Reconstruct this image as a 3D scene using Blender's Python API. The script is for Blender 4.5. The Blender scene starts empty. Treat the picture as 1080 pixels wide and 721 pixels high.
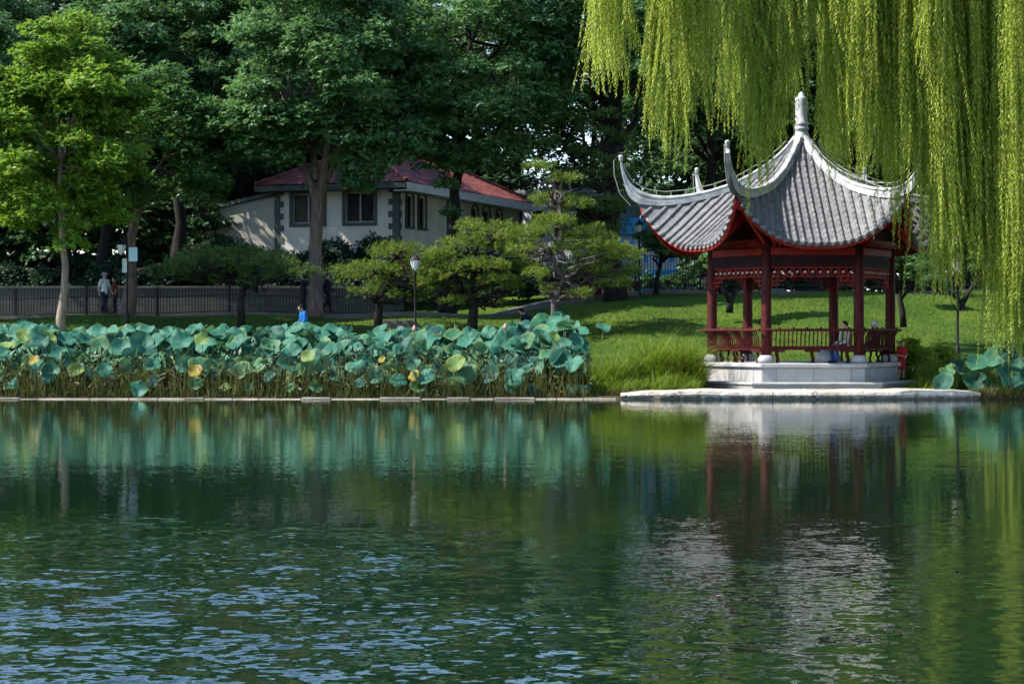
import bpy, bmesh, math, random
import numpy as np
from mathutils import Vector, Matrix, noise as mnoise

# ------------------------------------------------------------------ camera, sky, sun, exposure
scene = bpy.context.scene
COL = scene.collection
F = 2160.0            # focal length in pixels of the 1080 wide photograph
HZ = 353.0            # row of the horizon
CAMH = 1.9            # eye height above the water

cam_d = bpy.data.cameras.new("camera")
cam_d.sensor_width = 36.0
cam_d.lens = 36.0 * F / 1080.0
cam_d.clip_start = 0.1
cam_d.clip_end = 3000.0
cam = bpy.data.objects.new("camera", cam_d)
COL.objects.link(cam)
cam.location = (0, 0, CAMH)
cam.rotation_euler = (math.radians(90) - math.atan((360.5 - HZ) / F), 0, 0)
scene.camera = cam

SUN_AZ, SUN_EL = math.radians(188), math.radians(48)
SV = Vector((math.cos(SUN_AZ) * math.cos(SUN_EL), math.sin(SUN_AZ) * math.cos(SUN_EL), math.sin(SUN_EL)))
world = bpy.data.worlds.new("World")
scene.world = world
world.use_nodes = True
wn = world.node_tree.nodes
wl = world.node_tree.links
wn.clear()
wo = wn.new("ShaderNodeOutputWorld")
wb = wn.new("ShaderNodeBackground")
sky = wn.new("ShaderNodeTexSky")
sky.sky_type = 'NISHITA'
sky.sun_disc = False
sky.sun_elevation = SUN_EL
sky.sun_rotation = math.atan2(SV.x, SV.y)
sky.air_density = 1.0
sky.dust_density = 0.15
sky.ozone_density = 2.5
wb.inputs[1].default_value = 0.14
wl.new(sky.outputs[0], wb.inputs[0])
wl.new(wb.outputs[0], wo.inputs[0])

sun_d = bpy.data.lights.new("sun", 'SUN')
sun_d.energy = 4.4
sun_d.angle = math.radians(0.53)
sun_d.color = (1.0, 0.93, 0.82)
sun = bpy.data.objects.new("sun", sun_d)
COL.objects.link(sun)
sun.rotation_euler = SV.to_track_quat('Z', 'Y').to_euler()
sun.location = (-40, -10, 60)

vs = scene.view_settings
vs.view_transform = 'Standard'
vs.look = 'None'
vs.exposure = 1.35
vs.gamma = 1.0
vs.use_curve_mapping = False
cy = scene.cycles
cy.max_bounces = 7
cy.diffuse_bounces = 3
cy.glossy_bounces = 3
cy.transmission_bounces = 4
cy.transparent_max_bounces = 6
cy.caustics_reflective = False
cy.caustics_refractive = False
cy.use_denoising = True
cy.use_adaptive_sampling = True
cy.adaptive_threshold = 0.02
cy.sample_clamp_indirect = 4.0

PI = math.pi
R = math.radians
RNG = np.random.default_rng(7)
random.seed(7)


def at(px, py, Y):
    return Vector(((px - 540.0) / F * Y, Y, CAMH - (py - HZ) / F * Y))


def X(px, Y):
    return (px - 540.0) / F * Y


def Z(py, Y):
    return CAMH - (py - HZ) / F * Y


# ------------------------------------------------------------------ materials
def rgb(h):
    h = h.lstrip('#')
    c = [int(h[i:i + 2], 16) / 255.0 for i in (0, 2, 4)]
    return tuple(x / 12.92 if x <= 0.04045 else ((x + 0.055) / 1.055) ** 2.4 for x in c) + (1,)


class NT:
    def __init__(self, name):
        self.m = bpy.data.materials.new(name)
        self.m.use_nodes = True
        self.t = self.m.node_tree
        self.t.nodes.clear()
        self.out = self.n("OutputMaterial")

    def n(self, t, **kw):
        nd = self.t.nodes.new("ShaderNode" + t)
        for k, v in kw.items():
            setattr(nd, k, v)
        return nd

    def l(self, a, b):
        self.t.links.new(a, b)

    def ramp(self, fac, stops):
        r = self.n("ValToRGB")
        els = r.color_ramp.elements
        while len(els) < len(stops):
            els.new(0.5)
        for e, (p, c) in zip(els, stops):
            e.position = p
            e.color = c if len(c) == 4 else tuple(c) + (1,)
        self.l(fac, r.inputs[0])
        return r.outputs[0]

    def noise(self, scale, detail=3, vec=None, rough=0.55):
        nz = self.n("TexNoise")
        nz.inputs["Scale"].default_value = scale
        nz.inputs["Detail"].default_value = detail
        nz.inputs["Roughness"].default_value = rough
        if vec is not None:
            self.l(vec, nz.inputs["Vector"])
        return nz.outputs[0]

    def math(self, op, a, b=None, c=None):
        m = self.n("Math", operation=op)
        for i, v in enumerate((a, b, c)):
            if v is None:
                continue
            if isinstance(v, (int, float)):
                m.inputs[i].default_value = v
            else:
                self.l(v, m.inputs[i])
        return m.outputs[0]

    def mix(self, fac, a, b, blend='MIX'):
        m = self.n("Mix", data_type='RGBA', blend_type=blend)
        for s, v in ((m.inputs[0], fac), (m.inputs[6], a), (m.inputs[7], b)):
            if isinstance(v, (int, float)):
                s.default_value = v
            elif isinstance(v, tuple):
                s.default_value = v if len(v) == 4 else v + (1,)
            else:
                self.l(v, s)
        return m.outputs[2]


def mat(name, c1, c2=None, scale=3.0, rough=0.6, spec=0.4, metal=0.0, bump=0.0, bscale=20.0, detail=4, stretch=None):
    t = NT(name)
    p = t.n("BsdfPrincipled")
    co = t.n("TexCoord")
    vec = co.outputs["Object"]
    if stretch:
        mp = t.n("Mapping")
        mp.inputs["Scale"].default_value = stretch
        t.l(vec, mp.inputs[0])
        vec = mp.outputs[0]
    c1 = c1 if len(c1) == 4 else c1 + (1,)
    c2 = c2 or tuple(x * 0.72 for x in c1[:3]) + (1,)
    c2 = c2 if len(c2) == 4 else c2 + (1,)
    nz = t.noise(scale, detail, vec)
    t.l(t.ramp(nz, [(0.34, c1), (0.68, c2)]), p.inputs["Base Color"])
    p.inputs["Roughness"].default_value = rough
    p.inputs["Specular IOR Level"].default_value = spec
    p.inputs["Metallic"].default_value = metal
    if bump:
        b = t.n("Bump")
        b.inputs["Strength"].default_value = bump
        b.inputs["Distance"].default_value = 0.02
        t.l(t.noise(bscale, 4, vec), b.inputs["Height"])
        t.l(b.outputs[0], p.inputs["Normal"])
    t.l(p.outputs[0], t.out.inputs[0])
    return t.m


def leaf_mat(name, c_dark, c_mid, c_light, trans=0.35, rough=0.5, spec=0.3, clump=0.35):
    """leaves: each leaf its own tone, slow drift of tone through the crown, some light through the blade"""
    t = NT(name)
    g = t.n("NewGeometry")
    co = t.n("TexCoord")
    oi = t.n("ObjectInfo")
    nz = t.noise(clump, 2, co.outputs["Object"])
    f = t.math('ADD', t.math('MULTIPLY', g.outputs["Random Per Island"], 0.5), t.math('MULTIPLY', nz, 0.9))
    f = t.math('SUBTRACT', f, 0.2)
    f = t.math('ADD', f, t.math('MULTIPLY', t.math('SUBTRACT', oi.outputs["Random"], 0.5), 0.12))
    col = t.ramp(f, [(0.15, c_dark), (0.5, c_mid), (0.85, c_light)])
    p = t.n("BsdfPrincipled")
    p.inputs["Roughness"].default_value = rough
    p.inputs["Specular IOR Level"].default_value = spec
    t.l(col, p.inputs["Base Color"])
    tr = t.n("BsdfTranslucent")
    t.l(t.mix(0.35, col, (c_light[0] * 1.3, c_light[1] * 1.25, c_light[2] * 0.6)), tr.inputs[0])
    ms = t.n("MixShader")
    ms.inputs[0].default_value = trans
    t.l(p.outputs[0], ms.inputs[1])
    t.l(tr.outputs[0], ms.inputs[2])
    t.l(ms.outputs[0], t.out.inputs[0])
    return t.m


M = {}
M['ash'] = leaf_mat('ash_leaves', (0.038, 0.094, 0.034), (0.092, 0.200, 0.072), (0.170, 0.310, 0.112), 0.4)
M['ash2'] = leaf_mat('dark_leaves', (0.024, 0.062, 0.023), (0.058, 0.134, 0.048), (0.112, 0.220, 0.076), 0.36)
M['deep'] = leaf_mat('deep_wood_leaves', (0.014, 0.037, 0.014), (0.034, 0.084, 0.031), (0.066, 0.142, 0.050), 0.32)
M['mid'] = leaf_mat('mid_green_leaves', (0.036, 0.098, 0.030), (0.082, 0.190, 0.050), (0.150, 0.275, 0.072), 0.4)
M['maple'] = leaf_mat('yellow_green_leaves', (0.056, 0.138, 0.018), (0.140, 0.265, 0.030), (0.250, 0.370, 0.050), 0.48)
M['pine'] = leaf_mat('pine_needles', (0.030, 0.070, 0.012), (0.098, 0.168, 0.020), (0.230, 0.285, 0.036), 0.32, clump=0.8)
M['pine_dark'] = leaf_mat('dark_pine_needles', (0.024, 0.060, 0.014), (0.060, 0.120, 0.024), (0.120, 0.180, 0.034), 0.3, clump=0.8)
M['willow'] = leaf_mat('willow_leaves', (0.130, 0.195, 0.024), (0.310, 0.395, 0.048), (0.540, 0.600, 0.130), 0.52, clump=0.5)
M['willow_dark'] = leaf_mat('shaded_willow_leaves', (0.035, 0.070, 0.012), (0.075, 0.125, 0.020), (0.140, 0.200, 0.035), 0.35, clump=0.5)
M['bark'] = mat('bark', (0.17, 0.125, 0.10), (0.07, 0.052, 0.043), 2.5, 0.9, 0.2, bump=0.8, bscale=6, stretch=(5, 5, 0.8))
M['bark_light'] = mat('pale_bark', (0.30, 0.235, 0.18), (0.16, 0.12, 0.09), 3, 0.9, 0.2, bump=0.6, bscale=7, stretch=(5, 5, 0.8))
M['bark_dark'] = mat('dark_bark', (0.022, 0.019, 0.017), (0.010, 0.009, 0.009), 3, 0.9, 0.2, bump=0.6, bscale=7, stretch=(5, 5, 0.8))
M['bark_grey'] = mat('grey_bark', (0.13, 0.105, 0.095), (0.05, 0.042, 0.038), 3, 0.9, 0.2, bump=0.6, bscale=9)
M['reed'] = leaf_mat('long_grass', (0.040, 0.090, 0.008), (0.100, 0.175, 0.014), (0.210, 0.280, 0.034), 0.42, clump=1.6)
M['grass'] = leaf_mat('lawn_blades', (0.016, 0.044, 0.003), (0.044, 0.085, 0.005), (0.105, 0.148, 0.012), 0.36, clump=0.5)
M['shrub'] = leaf_mat('bright_shrub_leaves', (0.110, 0.190, 0.014), (0.220, 0.330, 0.030), (0.340, 0.440, 0.060), 0.45, clump=0.9)
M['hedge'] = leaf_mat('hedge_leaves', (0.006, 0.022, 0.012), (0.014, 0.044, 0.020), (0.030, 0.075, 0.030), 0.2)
M['dry'] = leaf_mat('dry_stalks', (0.026, 0.042, 0.008), (0.085, 0.100, 0.020), (0.200, 0.185, 0.055), 0.2, clump=1.6)
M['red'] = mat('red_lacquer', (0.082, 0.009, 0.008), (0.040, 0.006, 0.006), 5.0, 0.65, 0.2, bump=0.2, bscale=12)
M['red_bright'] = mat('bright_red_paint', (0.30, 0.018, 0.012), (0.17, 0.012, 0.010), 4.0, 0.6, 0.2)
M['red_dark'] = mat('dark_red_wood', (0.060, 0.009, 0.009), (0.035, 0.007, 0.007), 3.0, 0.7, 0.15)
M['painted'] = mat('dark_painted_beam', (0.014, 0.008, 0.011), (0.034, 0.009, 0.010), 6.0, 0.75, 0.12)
M['white_paint'] = mat('white_paint', (0.62, 0.62, 0.60), (0.48, 0.48, 0.47), 3.0, 0.55)
M['black_iron'] = mat('black_iron', (0.008, 0.008, 0.009), (0.014, 0.013, 0.013), 6, 0.6, 0.25)
M['glass_lamp'] = mat('milky_lamp_glass', (0.70, 0.72, 0.72), (0.60, 0.62, 0.63), 4, 0.2, 0.5)
M['window'] = mat('dark_glass', (0.008, 0.010, 0.011), (0.014, 0.016, 0.018), 2, 0.15, 0.06)
M['wall_white'] = mat('white_render', (0.52, 0.51, 0.45), (0.40, 0.40, 0.355), 0.9, 0.85, 0.2, bump=0.15, bscale=30)
M['wall_grey'] = mat('grey_render', (0.33, 0.325, 0.29), (0.25, 0.25, 0.225), 0.7, 0.85, 0.2, bump=0.15, bscale=30)
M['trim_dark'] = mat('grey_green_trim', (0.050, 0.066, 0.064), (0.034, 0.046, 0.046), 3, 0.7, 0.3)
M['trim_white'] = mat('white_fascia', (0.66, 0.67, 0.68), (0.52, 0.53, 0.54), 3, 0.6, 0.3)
M['frame_grey'] = mat('window_frame_grey', (0.22, 0.24, 0.23), (0.16, 0.18, 0.17), 3, 0.5, 0.4)
M['blue_sheet'] = mat('blue_sheet_metal', (0.045, 0.40, 0.72), (0.035, 0.32, 0.62), 1.2, 0.45, 0.4)
M['pale_blue'] = mat('pale_blue_panel', (0.52, 0.70, 0.80), (0.42, 0.60, 0.74), 1.0, 0.5, 0.4)
M['soil'] = mat('dark_soil', (0.030, 0.026, 0.016), (0.016, 0.018, 0.010), 2, 0.95, 0.1)
M['concrete'] = mat('path_concrete', (0.13, 0.125, 0.115), (0.085, 0.082, 0.076), 1.2, 0.9, 0.2, bump=0.2, bscale=25)
M['cable'] = mat('pale_cable', (0.40, 0.42, 0.36), (0.30, 0.32, 0.26), 4, 0.5)


def brick_mat(name, a, b, mortar, scale, bw, rh, rough=0.85, bump=0.5, rot=False):
    t = NT(name)
    co = t.n("TexCoord")
    mp = t.n("Mapping")
    if rot:
        mp.inputs["Rotation"].default_value = (R(90), 0, 0)
    t.l(co.outputs["UV"], mp.inputs[0])
    br = t.n("TexBrick")
    br.inputs["Color1"].default_value = a + (1,)
    br.inputs["Color2"].default_value = b + (1,)
    br.inputs["Mortar"].default_value = mortar + (1,)
    br.inputs["Scale"].default_value = scale
    br.inputs["Brick Width"].default_value = bw
    br.inputs["Row Height"].default_value = rh
    br.inputs["Mortar Size"].default_value = 0.012
    t.l(mp.outputs[0], br.inputs["Vector"])
    p = t.n("BsdfPrincipled")
    p.inputs["Roughness"].default_value = rough
    nz = t.noise(2.2, 5, co.outputs["Object"])
    c = t.mix(t.math('MULTIPLY', nz, 0.95), br.outputs[0], tuple(x * 0.55 for x in a) + (1,))
    t.l(c, p.inputs["Base Color"])
    bm_ = t.n("Bump")
    bm_.inputs["Strength"].default_value = bump
    bm_.inputs["Distance"].default_value = 0.02
    h = t.math('ADD', t.math('MULTIPLY', br.outputs["Fac"], -1.0), t.math('MULTIPLY', t.noise(18, 4, co.outputs["Object"]), 0.5))
    t.l(h, bm_.inputs["Height"])
    t.l(bm_.outputs[0], p.inputs["Normal"])
    t.l(p.outputs[0], t.out.inputs[0])
    return t.m


M['platform_stone'] = brick_mat('pale_ashlar', (0.42, 0.41, 0.40), (0.29, 0.295, 0.30), (0.10, 0.10, 0.10), 1.0, 1.15, 0.44)
M['step_stone'] = brick_mat('worn_step_stone', (0.37, 0.355, 0.34), (0.29, 0.28, 0.275), (0.14, 0.14, 0.13), 1.0, 1.0, 0.6)


def ledge_mat():
    """pale worn stones: joints between blocks, algae stain and painted undercut shade along the tide line, darker in the hollows"""
    t = NT('pale_landing_stone')
    co = t.n("TexCoord")
    v = co.outputs["Object"]
    sp = t.n("SeparateXYZ")
    t.l(v, sp.inputs[0])
    n1 = t.noise(1.3, 5, v, 0.6)
    n2 = t.noise(7.0, 5, v, 0.65)
    c = t.ramp(t.math('ADD', t.math('MULTIPLY', n1, 0.5), t.math('MULTIPLY', n2, 0.5)), [(0.32, (0.20, 0.165, 0.13)), (0.46, (0.42, 0.37, 0.31)), (0.62, (0.60, 0.54, 0.47))])
    # upright joints, wandering
    jx = t.math('ADD', sp.outputs[0], t.math('MULTIPLY', t.math('SUBTRACT', n1, 0.5), 1.6))
    fr = t.math('ABSOLUTE', t.math('SUBTRACT', t.math('FRACT', t.math('MULTIPLY', jx, 0.72)), 0.5))
    jt = t.ramp(fr, [(0.0, (1, 1, 1)), (0.022, (0, 0, 0))])
    c = t.mix(t.math('MULTIPLY', jt, 0.8), c, (0.05, 0.042, 0.035, 1))
    shore_z = t.math('ADD', sp.outputs[2], t.math('MULTIPLY', t.math('SUBTRACT', n2, 0.5), 0.22))
    wr = t.ramp(shore_z, [(0.05, (1, 1, 1)), (0.12, (0, 0, 0))])
    c = t.mix(t.math('MULTIPLY', wr, 0.8), c, (0.060, 0.050, 0.030, 1))  # dark band at the waterline: stain, with undercut shade put into the colour
    p = t.n("BsdfPrincipled")
    p.inputs["Roughness"].default_value = 0.9
    p.inputs["Specular IOR Level"].default_value = 0.2
    t.l(c, p.inputs["Base Color"])
    b = t.n("Bump")
    b.inputs["Strength"].default_value = 0.9
    b.inputs["Distance"].default_value = 0.05
    t.l(t.math('SUBTRACT', n2, t.math('MULTIPLY', jt, 0.6)), b.inputs["Height"])
    t.l(b.outputs[0], p.inputs["Normal"])
    t.l(p.outputs[0], t.out.inputs[0])
    return t.m


M['slab_stone'] = ledge_mat()
M['edge_stone'] = mat('damp_edging_stone', (0.34, 0.30, 0.24), (0.14, 0.12, 0.09), 1.4, 0.85, 0.2, bump=0.6, bscale=6)
M['cap_stone'] = mat('grey_cap_stone', (0.40, 0.40, 0.40), (0.28, 0.28, 0.285), 2.2, 0.85, 0.2, bump=0.3, bscale=18)
M['old_wall'] = brick_mat('old_stone_wall', (0.095, 0.093, 0.092), (0.05, 0.05, 0.05), (0.02, 0.02, 0.02), 1.0, 0.7, 0.32)


def roof_tile_mat(name, stops):
    """grey clay tiles with lime bloom and soot in blotches"""
    t = NT(name)
    co = t.n("TexCoord")
    v = co.outputs["Object"]
    nz = t.noise(3.2, 6, v, 0.65)
    n2 = t.noise(16, 3, v)
    f = t.math('ADD', t.math('MULTIPLY', nz, 0.75), t.math('MULTIPLY', n2, 0.25))
    c = t.ramp(f, stops)
    p = t.n("BsdfPrincipled")
    p.inputs["Roughness"].default_value = 0.7
    t.l(c, p.inputs["Base Color"])
    b = t.n("Bump")
    b.inputs["Strength"].default_value = 0.15
    b.inputs["Distance"].default_value = 0.01
    t.l(n2, b.inputs["Height"])
    t.l(b.outputs[0], p.inputs["Normal"])
    t.l(p.outputs[0], t.out.inputs[0])
    return t.m


M['tile'] = roof_tile_mat('grey_cover_tiles', [(0.32, (0.24, 0.24, 0.255)), (0.45, (0.54, 0.54, 0.55)), (0.62, (0.74, 0.73, 0.72))])
M['tile_pan'] = roof_tile_mat('dark_pan_tiles', [(0.30, (0.07, 0.07, 0.08)), (0.5, (0.13, 0.13, 0.14)), (0.7, (0.22, 0.22, 0.225))])  # darker tone for the troughs between the cover rolls
M['ridge'] = mat('grey_plaster_ridge', (0.52, 0.53, 0.54), (0.26, 0.27, 0.285), 3.4, 0.75, 0.3, bump=0.3, bscale=14)


def red_tile_mat():
    t = NT('red_roof_tiles')
    co = t.n("TexCoord")
    nz = t.noise(1.6, 5, co.outputs["Object"], 0.65)
    c = t.ramp(nz, [(0.34, (0.045, 0.015, 0.015)), (0.5, (0.130, 0.028, 0.024)), (0.66, (0.24, 0.065, 0.050))])
    p = t.n("BsdfPrincipled")
    p.inputs["Roughness"].default_value = 0.75
    t.l(c, p.inputs["Base Color"])
    t.l(p.outputs[0], t.out.inputs[0])
    return t.m


M['red_tile'] = red_tile_mat()


def lotus_mat(name, c1, c2, cv, edge):
    """round waxy leaf: pale veins fanning out from the middle, drier rim"""
    t = NT(name)
    co = t.n("TexCoord")
    sp = t.n("SeparateXYZ")
    t.l(co.outputs["Object"], sp.inputs[0])
    ang = t.math('ARCTAN2', sp.outputs[1], sp.outputs[0])
    r = t.math('SQRT', t.math('ADD', t.math('MULTIPLY', sp.outputs[0], sp.outputs[0]), t.math('MULTIPLY', sp.outputs[1], sp.outputs[1])))
    vein = t.math('POWER', t.math('ABSOLUTE', t.math('COSINE', t.math('MULTIPLY', ang, 9.0))), 14.0)
    oi = t.n("ObjectInfo")
    base = t.mix(t.noise(5.0, 4, co.outputs["Object"]), c1, c2)
    base = t.mix(t.math('MULTIPLY', oi.outputs["Random"], 0.45), base, tuple(x * 0.5 for x in c1[:3]) + (1,))
    base = t.mix(t.math('MULTIPLY', vein, 0.45), base, cv)
    rim = t.ramp(r, [(0.27, (0, 0, 0)), (0.41, (1, 1, 1))])
    base = t.mix(t.math('MULTIPLY', rim, t.math('MULTIPLY', t.noise(7, 3, co.outputs["Object"]), 0.9)), base, edge)
    spots = t.ramp(t.noise(11, 4, co.outputs["Object"], 0.7), [(0.60, (0, 0, 0)), (0.72, (1, 1, 1))])
    base = t.mix(t.math('MULTIPLY', spots, 0.55), base, (0.11, 0.085, 0.025, 1))
    p = t.n("BsdfPrincipled")
    p.inputs["Roughness"].default_value = 0.55
    p.inputs["Specular IOR Level"].default_value = 0.22
    t.l(base, p.inputs["Base Color"])
    tr = t.n("BsdfTranslucent")
    t.l(t.mix(0.5, base, (0.10, 0.22, 0.03, 1)), tr.inputs[0])
    ms = t.n("MixShader")
    ms.inputs[0].default_value = 0.33
    t.l(p.outputs[0], ms.inputs[1])
    t.l(tr.outputs[0], ms.inputs[2])
    t.l(ms.outputs[0], t.out.inputs[0])
    return t.m


M['lotus_teal'] = lotus_mat('teal_lotus_leaf', (0.026, 0.140, 0.092, 1), (0.055, 0.215, 0.148, 1), (0.11, 0.28, 0.20, 1), (0.07, 0.16, 0.07, 1))
M['lotus_green'] = lotus_mat('green_lotus_leaf', (0.030, 0.130, 0.060, 1), (0.060, 0.190, 0.090, 1), (0.11, 0.24, 0.12, 1), (0.25, 0.28, 0.07, 1))
M['lotus_dark'] = lotus_mat('dark_lotus_leaf', (0.012, 0.075, 0.060, 1), (0.026, 0.120, 0.095, 1), (0.055, 0.17, 0.13, 1), (0.08, 0.16, 0.08, 1))
M['lotus_yellow'] = lotus_mat('yellow_lotus_leaf', (0.38, 0.24, 0.018, 1), (0.20, 0.22, 0.04, 1), (0.42, 0.34, 0.08, 1), (0.12, 0.07, 0.02, 1))
M['lotus_lime'] = lotus_mat('lime_lotus_leaf', (0.16, 0.25, 0.04, 1), (0.10, 0.22, 0.08, 1), (0.35, 0.45, 0.16, 1), (0.30, 0.26, 0.06, 1))
for k_, a_, b_ in (('teal', (0.024, 0.125, 0.082), (0.052, 0.195, 0.134)), ('green', (0.030, 0.130, 0.060), (0.060, 0.190, 0.090)), ('dark', (0.012, 0.075, 0.060), (0.026, 0.120, 0.095))):
    M['plain_' + k_] = leaf_mat('lotus_leaf_' + k_, a_, tuple((x + y) / 2 for x, y in zip(a_, b_)), b_, 0.3, 0.55, 0.22, 0.9)
M['stalk'] = mat('green_stalk', (0.085, 0.130, 0.030), (0.120, 0.095, 0.035), 4, 0.6)
M['bud'] = mat('pink_bud', (0.50, 0.20, 0.20), (0.40, 0.30, 0.16), 8, 0.5)

# people
def cloth(name, c):
    return mat(name, c, tuple(x * 0.75 for x in c), 9, 0.85, 0.2)


M['skin'] = mat('skin', (0.42, 0.25, 0.18), (0.36, 0.21, 0.15), 6, 0.5, 0.4)
M['hair_dark'] = cloth('dark_hair', (0.012, 0.010, 0.010))
M['hair_white'] = cloth('white_hair', (0.55, 0.55, 0.55))
M['c_white'] = cloth('white_shirt', (0.62, 0.62, 0.62))
M['c_navy'] = cloth('navy_cloth', (0.010, 0.014, 0.035))
M['c_blue'] = cloth('bright_blue_cloth', (0.015, 0.14, 0.42))
M['c_red'] = cloth('red_cloth', (0.36, 0.018, 0.022))
M['c_darkred'] = cloth('brown_red_cloth', (0.12, 0.025, 0.02))
M['c_jeans'] = cloth('blue_jeans', (0.040, 0.070, 0.20))
M['c_black'] = cloth('black_cloth', (0.012, 0.012, 0.014))
M['c_green'] = cloth('pale_green_cloth', (0.25, 0.36, 0.14))
M['c_grey'] = cloth('grey_cloth', (0.30, 0.30, 0.31))

# ------------------------------------------------------------------ mesh helpers
class MB:
    def __init__(self):
        self.v, self.f, self.marks = [], [], []

    def use(self, k):
        """faces added from here on take material slot k"""
        self.marks.append((len(self.f), k))

    def quad(self, a, b, c, d):
        i = len(self.v)
        self.v += [tuple(a), tuple(b), tuple(c), tuple(d)]
        self.f.append((i, i + 1, i + 2, i + 3))

    def poly(self, pts):
        i = len(self.v)
        self.v += [tuple(p) for p in pts]
        self.f.append(tuple(range(i, i + len(pts))))

    def hexa(self, p):
        """eight corners: bottom ring 0-3 counter-clockwise, top ring 4-7"""
        i = len(self.v)
        self.v += [tuple(q) for q in p]
        for q in ((0, 3, 2, 1), (4, 5, 6, 7), (0, 1, 5, 4), (1, 2, 6, 5), (2, 3, 7, 6), (3, 0, 4, 7)):
            self.f.append(tuple(i + k for k in q))

    def box(self, x0, x1, y0, y1, z0, z1):
        self.hexa([(x0, y0, z0), (x1, y0, z0), (x1, y1, z0), (x0, y1, z0), (x0, y0, z1), (x1, y0, z1), (x1, y1, z1), (x0, y1, z1)])

    def beam(self, a, b, w, h, up=Vector((0, 0, 1))):
        """square bar from a to b, w across, h along up"""
        a, b = Vector(a), Vector(b)
        d = (b - a).normalized()
        s = d.cross(up)
        if s.length < 1e-4:
            s = d.cross(Vector((1, 0, 0)))
        s.normalize()
        u = s.cross(d).normalized()
        s, u = s * w / 2, u * h / 2
        self.hexa([a - s - u, a + s - u, b + s - u, b - s - u, a - s + u, a + s + u, b + s + u, b - s + u])

    def tube(self, pts, radii, n=8, caps=True, jit=0.0, rng=None):
        pts = [Vector(p) for p in pts]
        if isinstance(radii, (int, float)):
            radii = [radii] * len(pts)
        base = len(self.v)
        prev = None
        for k, p in enumerate(pts):
            d = (pts[min(k + 1, len(pts) - 1)] - pts[max(k - 1, 0)])
            d = d.normalized() if d.length > 1e-9 else Vector((0, 0, 1))
            if prev is None:
                s = d.cross(Vector((0, 1, 0)) if abs(d.y) < 0.9 else Vector((1, 0, 0))).normalized()
            else:
                s = (prev - d * prev.dot(d))
                s = s.normalized() if s.length > 1e-6 else d.orthogonal().normalized()
            prev = s
            t = d.cross(s)
            for j in range(n):
                a = 2 * PI * j / n
                r = radii[k] * (1 + (jit * (rng.random() - 0.5) if jit else 0))
                self.v.append(tuple(p + s * math.cos(a) * r + t * math.sin(a) * r))
        for k in range(len(pts) - 1):
            for j in range(n):
                a, b = base + k * n + j, base + k * n + (j + 1) % n
                self.f.append((a, b, b + n, a + n))
        if caps:
            self.f.append(tuple(base + j for j in reversed(range(n))))
            e = base + (len(pts) - 1) * n
            self.f.append(tuple(e + j for j in range(n)))

    def lathe(self, prof, c=(0, 0, 0), n=16, caps=True, squash=(1, 1)):
        base = len(self.v)
        for r, z in prof:
            for j in range(n):
                a = 2 * PI * j / n
                self.v.append((c[0] + r * math.cos(a) * squash[0], c[1] + r * math.sin(a) * squash[1], c[2] + z))
        for k in range(len(prof) - 1):
            for j in range(n):
                a, b = base + k * n + j, base + k * n + (j + 1) % n
                self.f.append((a, b, b + n, a + n))
        if caps:
            self.f.append(tuple(base + j for j in reversed(range(n))))
            e = base + (len(prof) - 1) * n
            self.f.append(tuple(e + j for j in range(n)))

    def ball(self, c, r, sx=1, sy=1, sz=1, n=12, m=8):
        prof = [(max(1e-4, r * math.sin(PI * k / m)), -r * math.cos(PI * k / m) * sz) for k in range(m + 1)]
        self.lathe(prof, c, n, False, (sx, sy))

    def grid(self, pts, nu, nv):
        base = len(self.v)
        self.v += [tuple(p) for p in pts]
        for i in range(nu - 1):
            for j in range(nv - 1):
                a = base + i * nv + j
                self.f.append((a, a + nv, a + nv + 1, a + 1))

    def mesh(self, name, smooth=False):
        me = bpy.data.meshes.new(name)
        me.from_pydata(self.v, [], self.f)
        me.update()
        if smooth:
            me.polygons.foreach_set("use_smooth", [True] * len(me.polygons))
        if self.marks:
            mi = np.zeros(len(self.f), dtype=np.int32)
            for st, k in self.marks:
                mi[st:] = k
            me.polygons.foreach_set("material_index", mi)
        return me

    def build(self, name, m, parent=None, smooth=False, bevel=0.0, uv=False, loc=None):
        me = self.mesh(name, smooth)
        if bevel:
            bm = bmesh.new()
            bm.from_mesh(me)
            bmesh.ops.remove_doubles(bm, verts=bm.verts, dist=1e-5)
            bmesh.ops.recalc_face_normals(bm, faces=bm.faces)
            try:
                bmesh.ops.bevel(bm, geom=[e for e in bm.edges if e.calc_face_angle(0) > 0.6], offset=bevel, segments=1, affect='EDGES', clamp_overlap=True)
            except Exception:
                pass
            bm.to_mesh(me)
            bm.free()
        if uv:
            wall_uv(me)
        return link(name, me, m, parent, loc)


def wall_uv(me):
    """metres along the wall and up it"""
    l = me.uv_layers.new(name="uv")
    d = l.data
    for p in me.polygons:
        n = p.normal
        if abs(n.z) > 0.7:
            for li in p.loop_indices:
                co = me.vertices[me.loops[li].vertex_index].co
                d[li].uv = (co.x, co.y)
        else:
            t = Vector((-n.y, n.x, 0)).normalized()
            for li in p.loop_indices:
                co = me.vertices[me.loops[li].vertex_index].co
                d[li].uv = (co.dot(t), co.z)


def link(name, me, m, parent=None, loc=None):
    o = bpy.data.objects.new(name, me)
    COL.objects.link(o)
    if m is not None and not len(me.materials):
        for mm in (m if isinstance(m, (list, tuple)) else [m]):
            me.materials.append(mm)
    if parent is not None:
        o.parent = parent
    if loc is not None:
        o.location = loc
    return o


def tag(o, label=None, cat=None, group=None, kind=None):
    if label:
        o['label'] = label
    if cat:
        o['category'] = cat
    if group:
        o['group'] = group
    if kind:
        o['kind'] = kind
    return o


def thing(name, label, cat, loc=(0, 0, 0), rz=0.0, group=None):
    o = bpy.data.objects.new(name, None)
    COL.objects.link(o)
    o.empty_display_size = 0.3
    o.location = loc
    o.rotation_euler = (0, 0, rz)
    return tag(o, label, cat, group)


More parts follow.
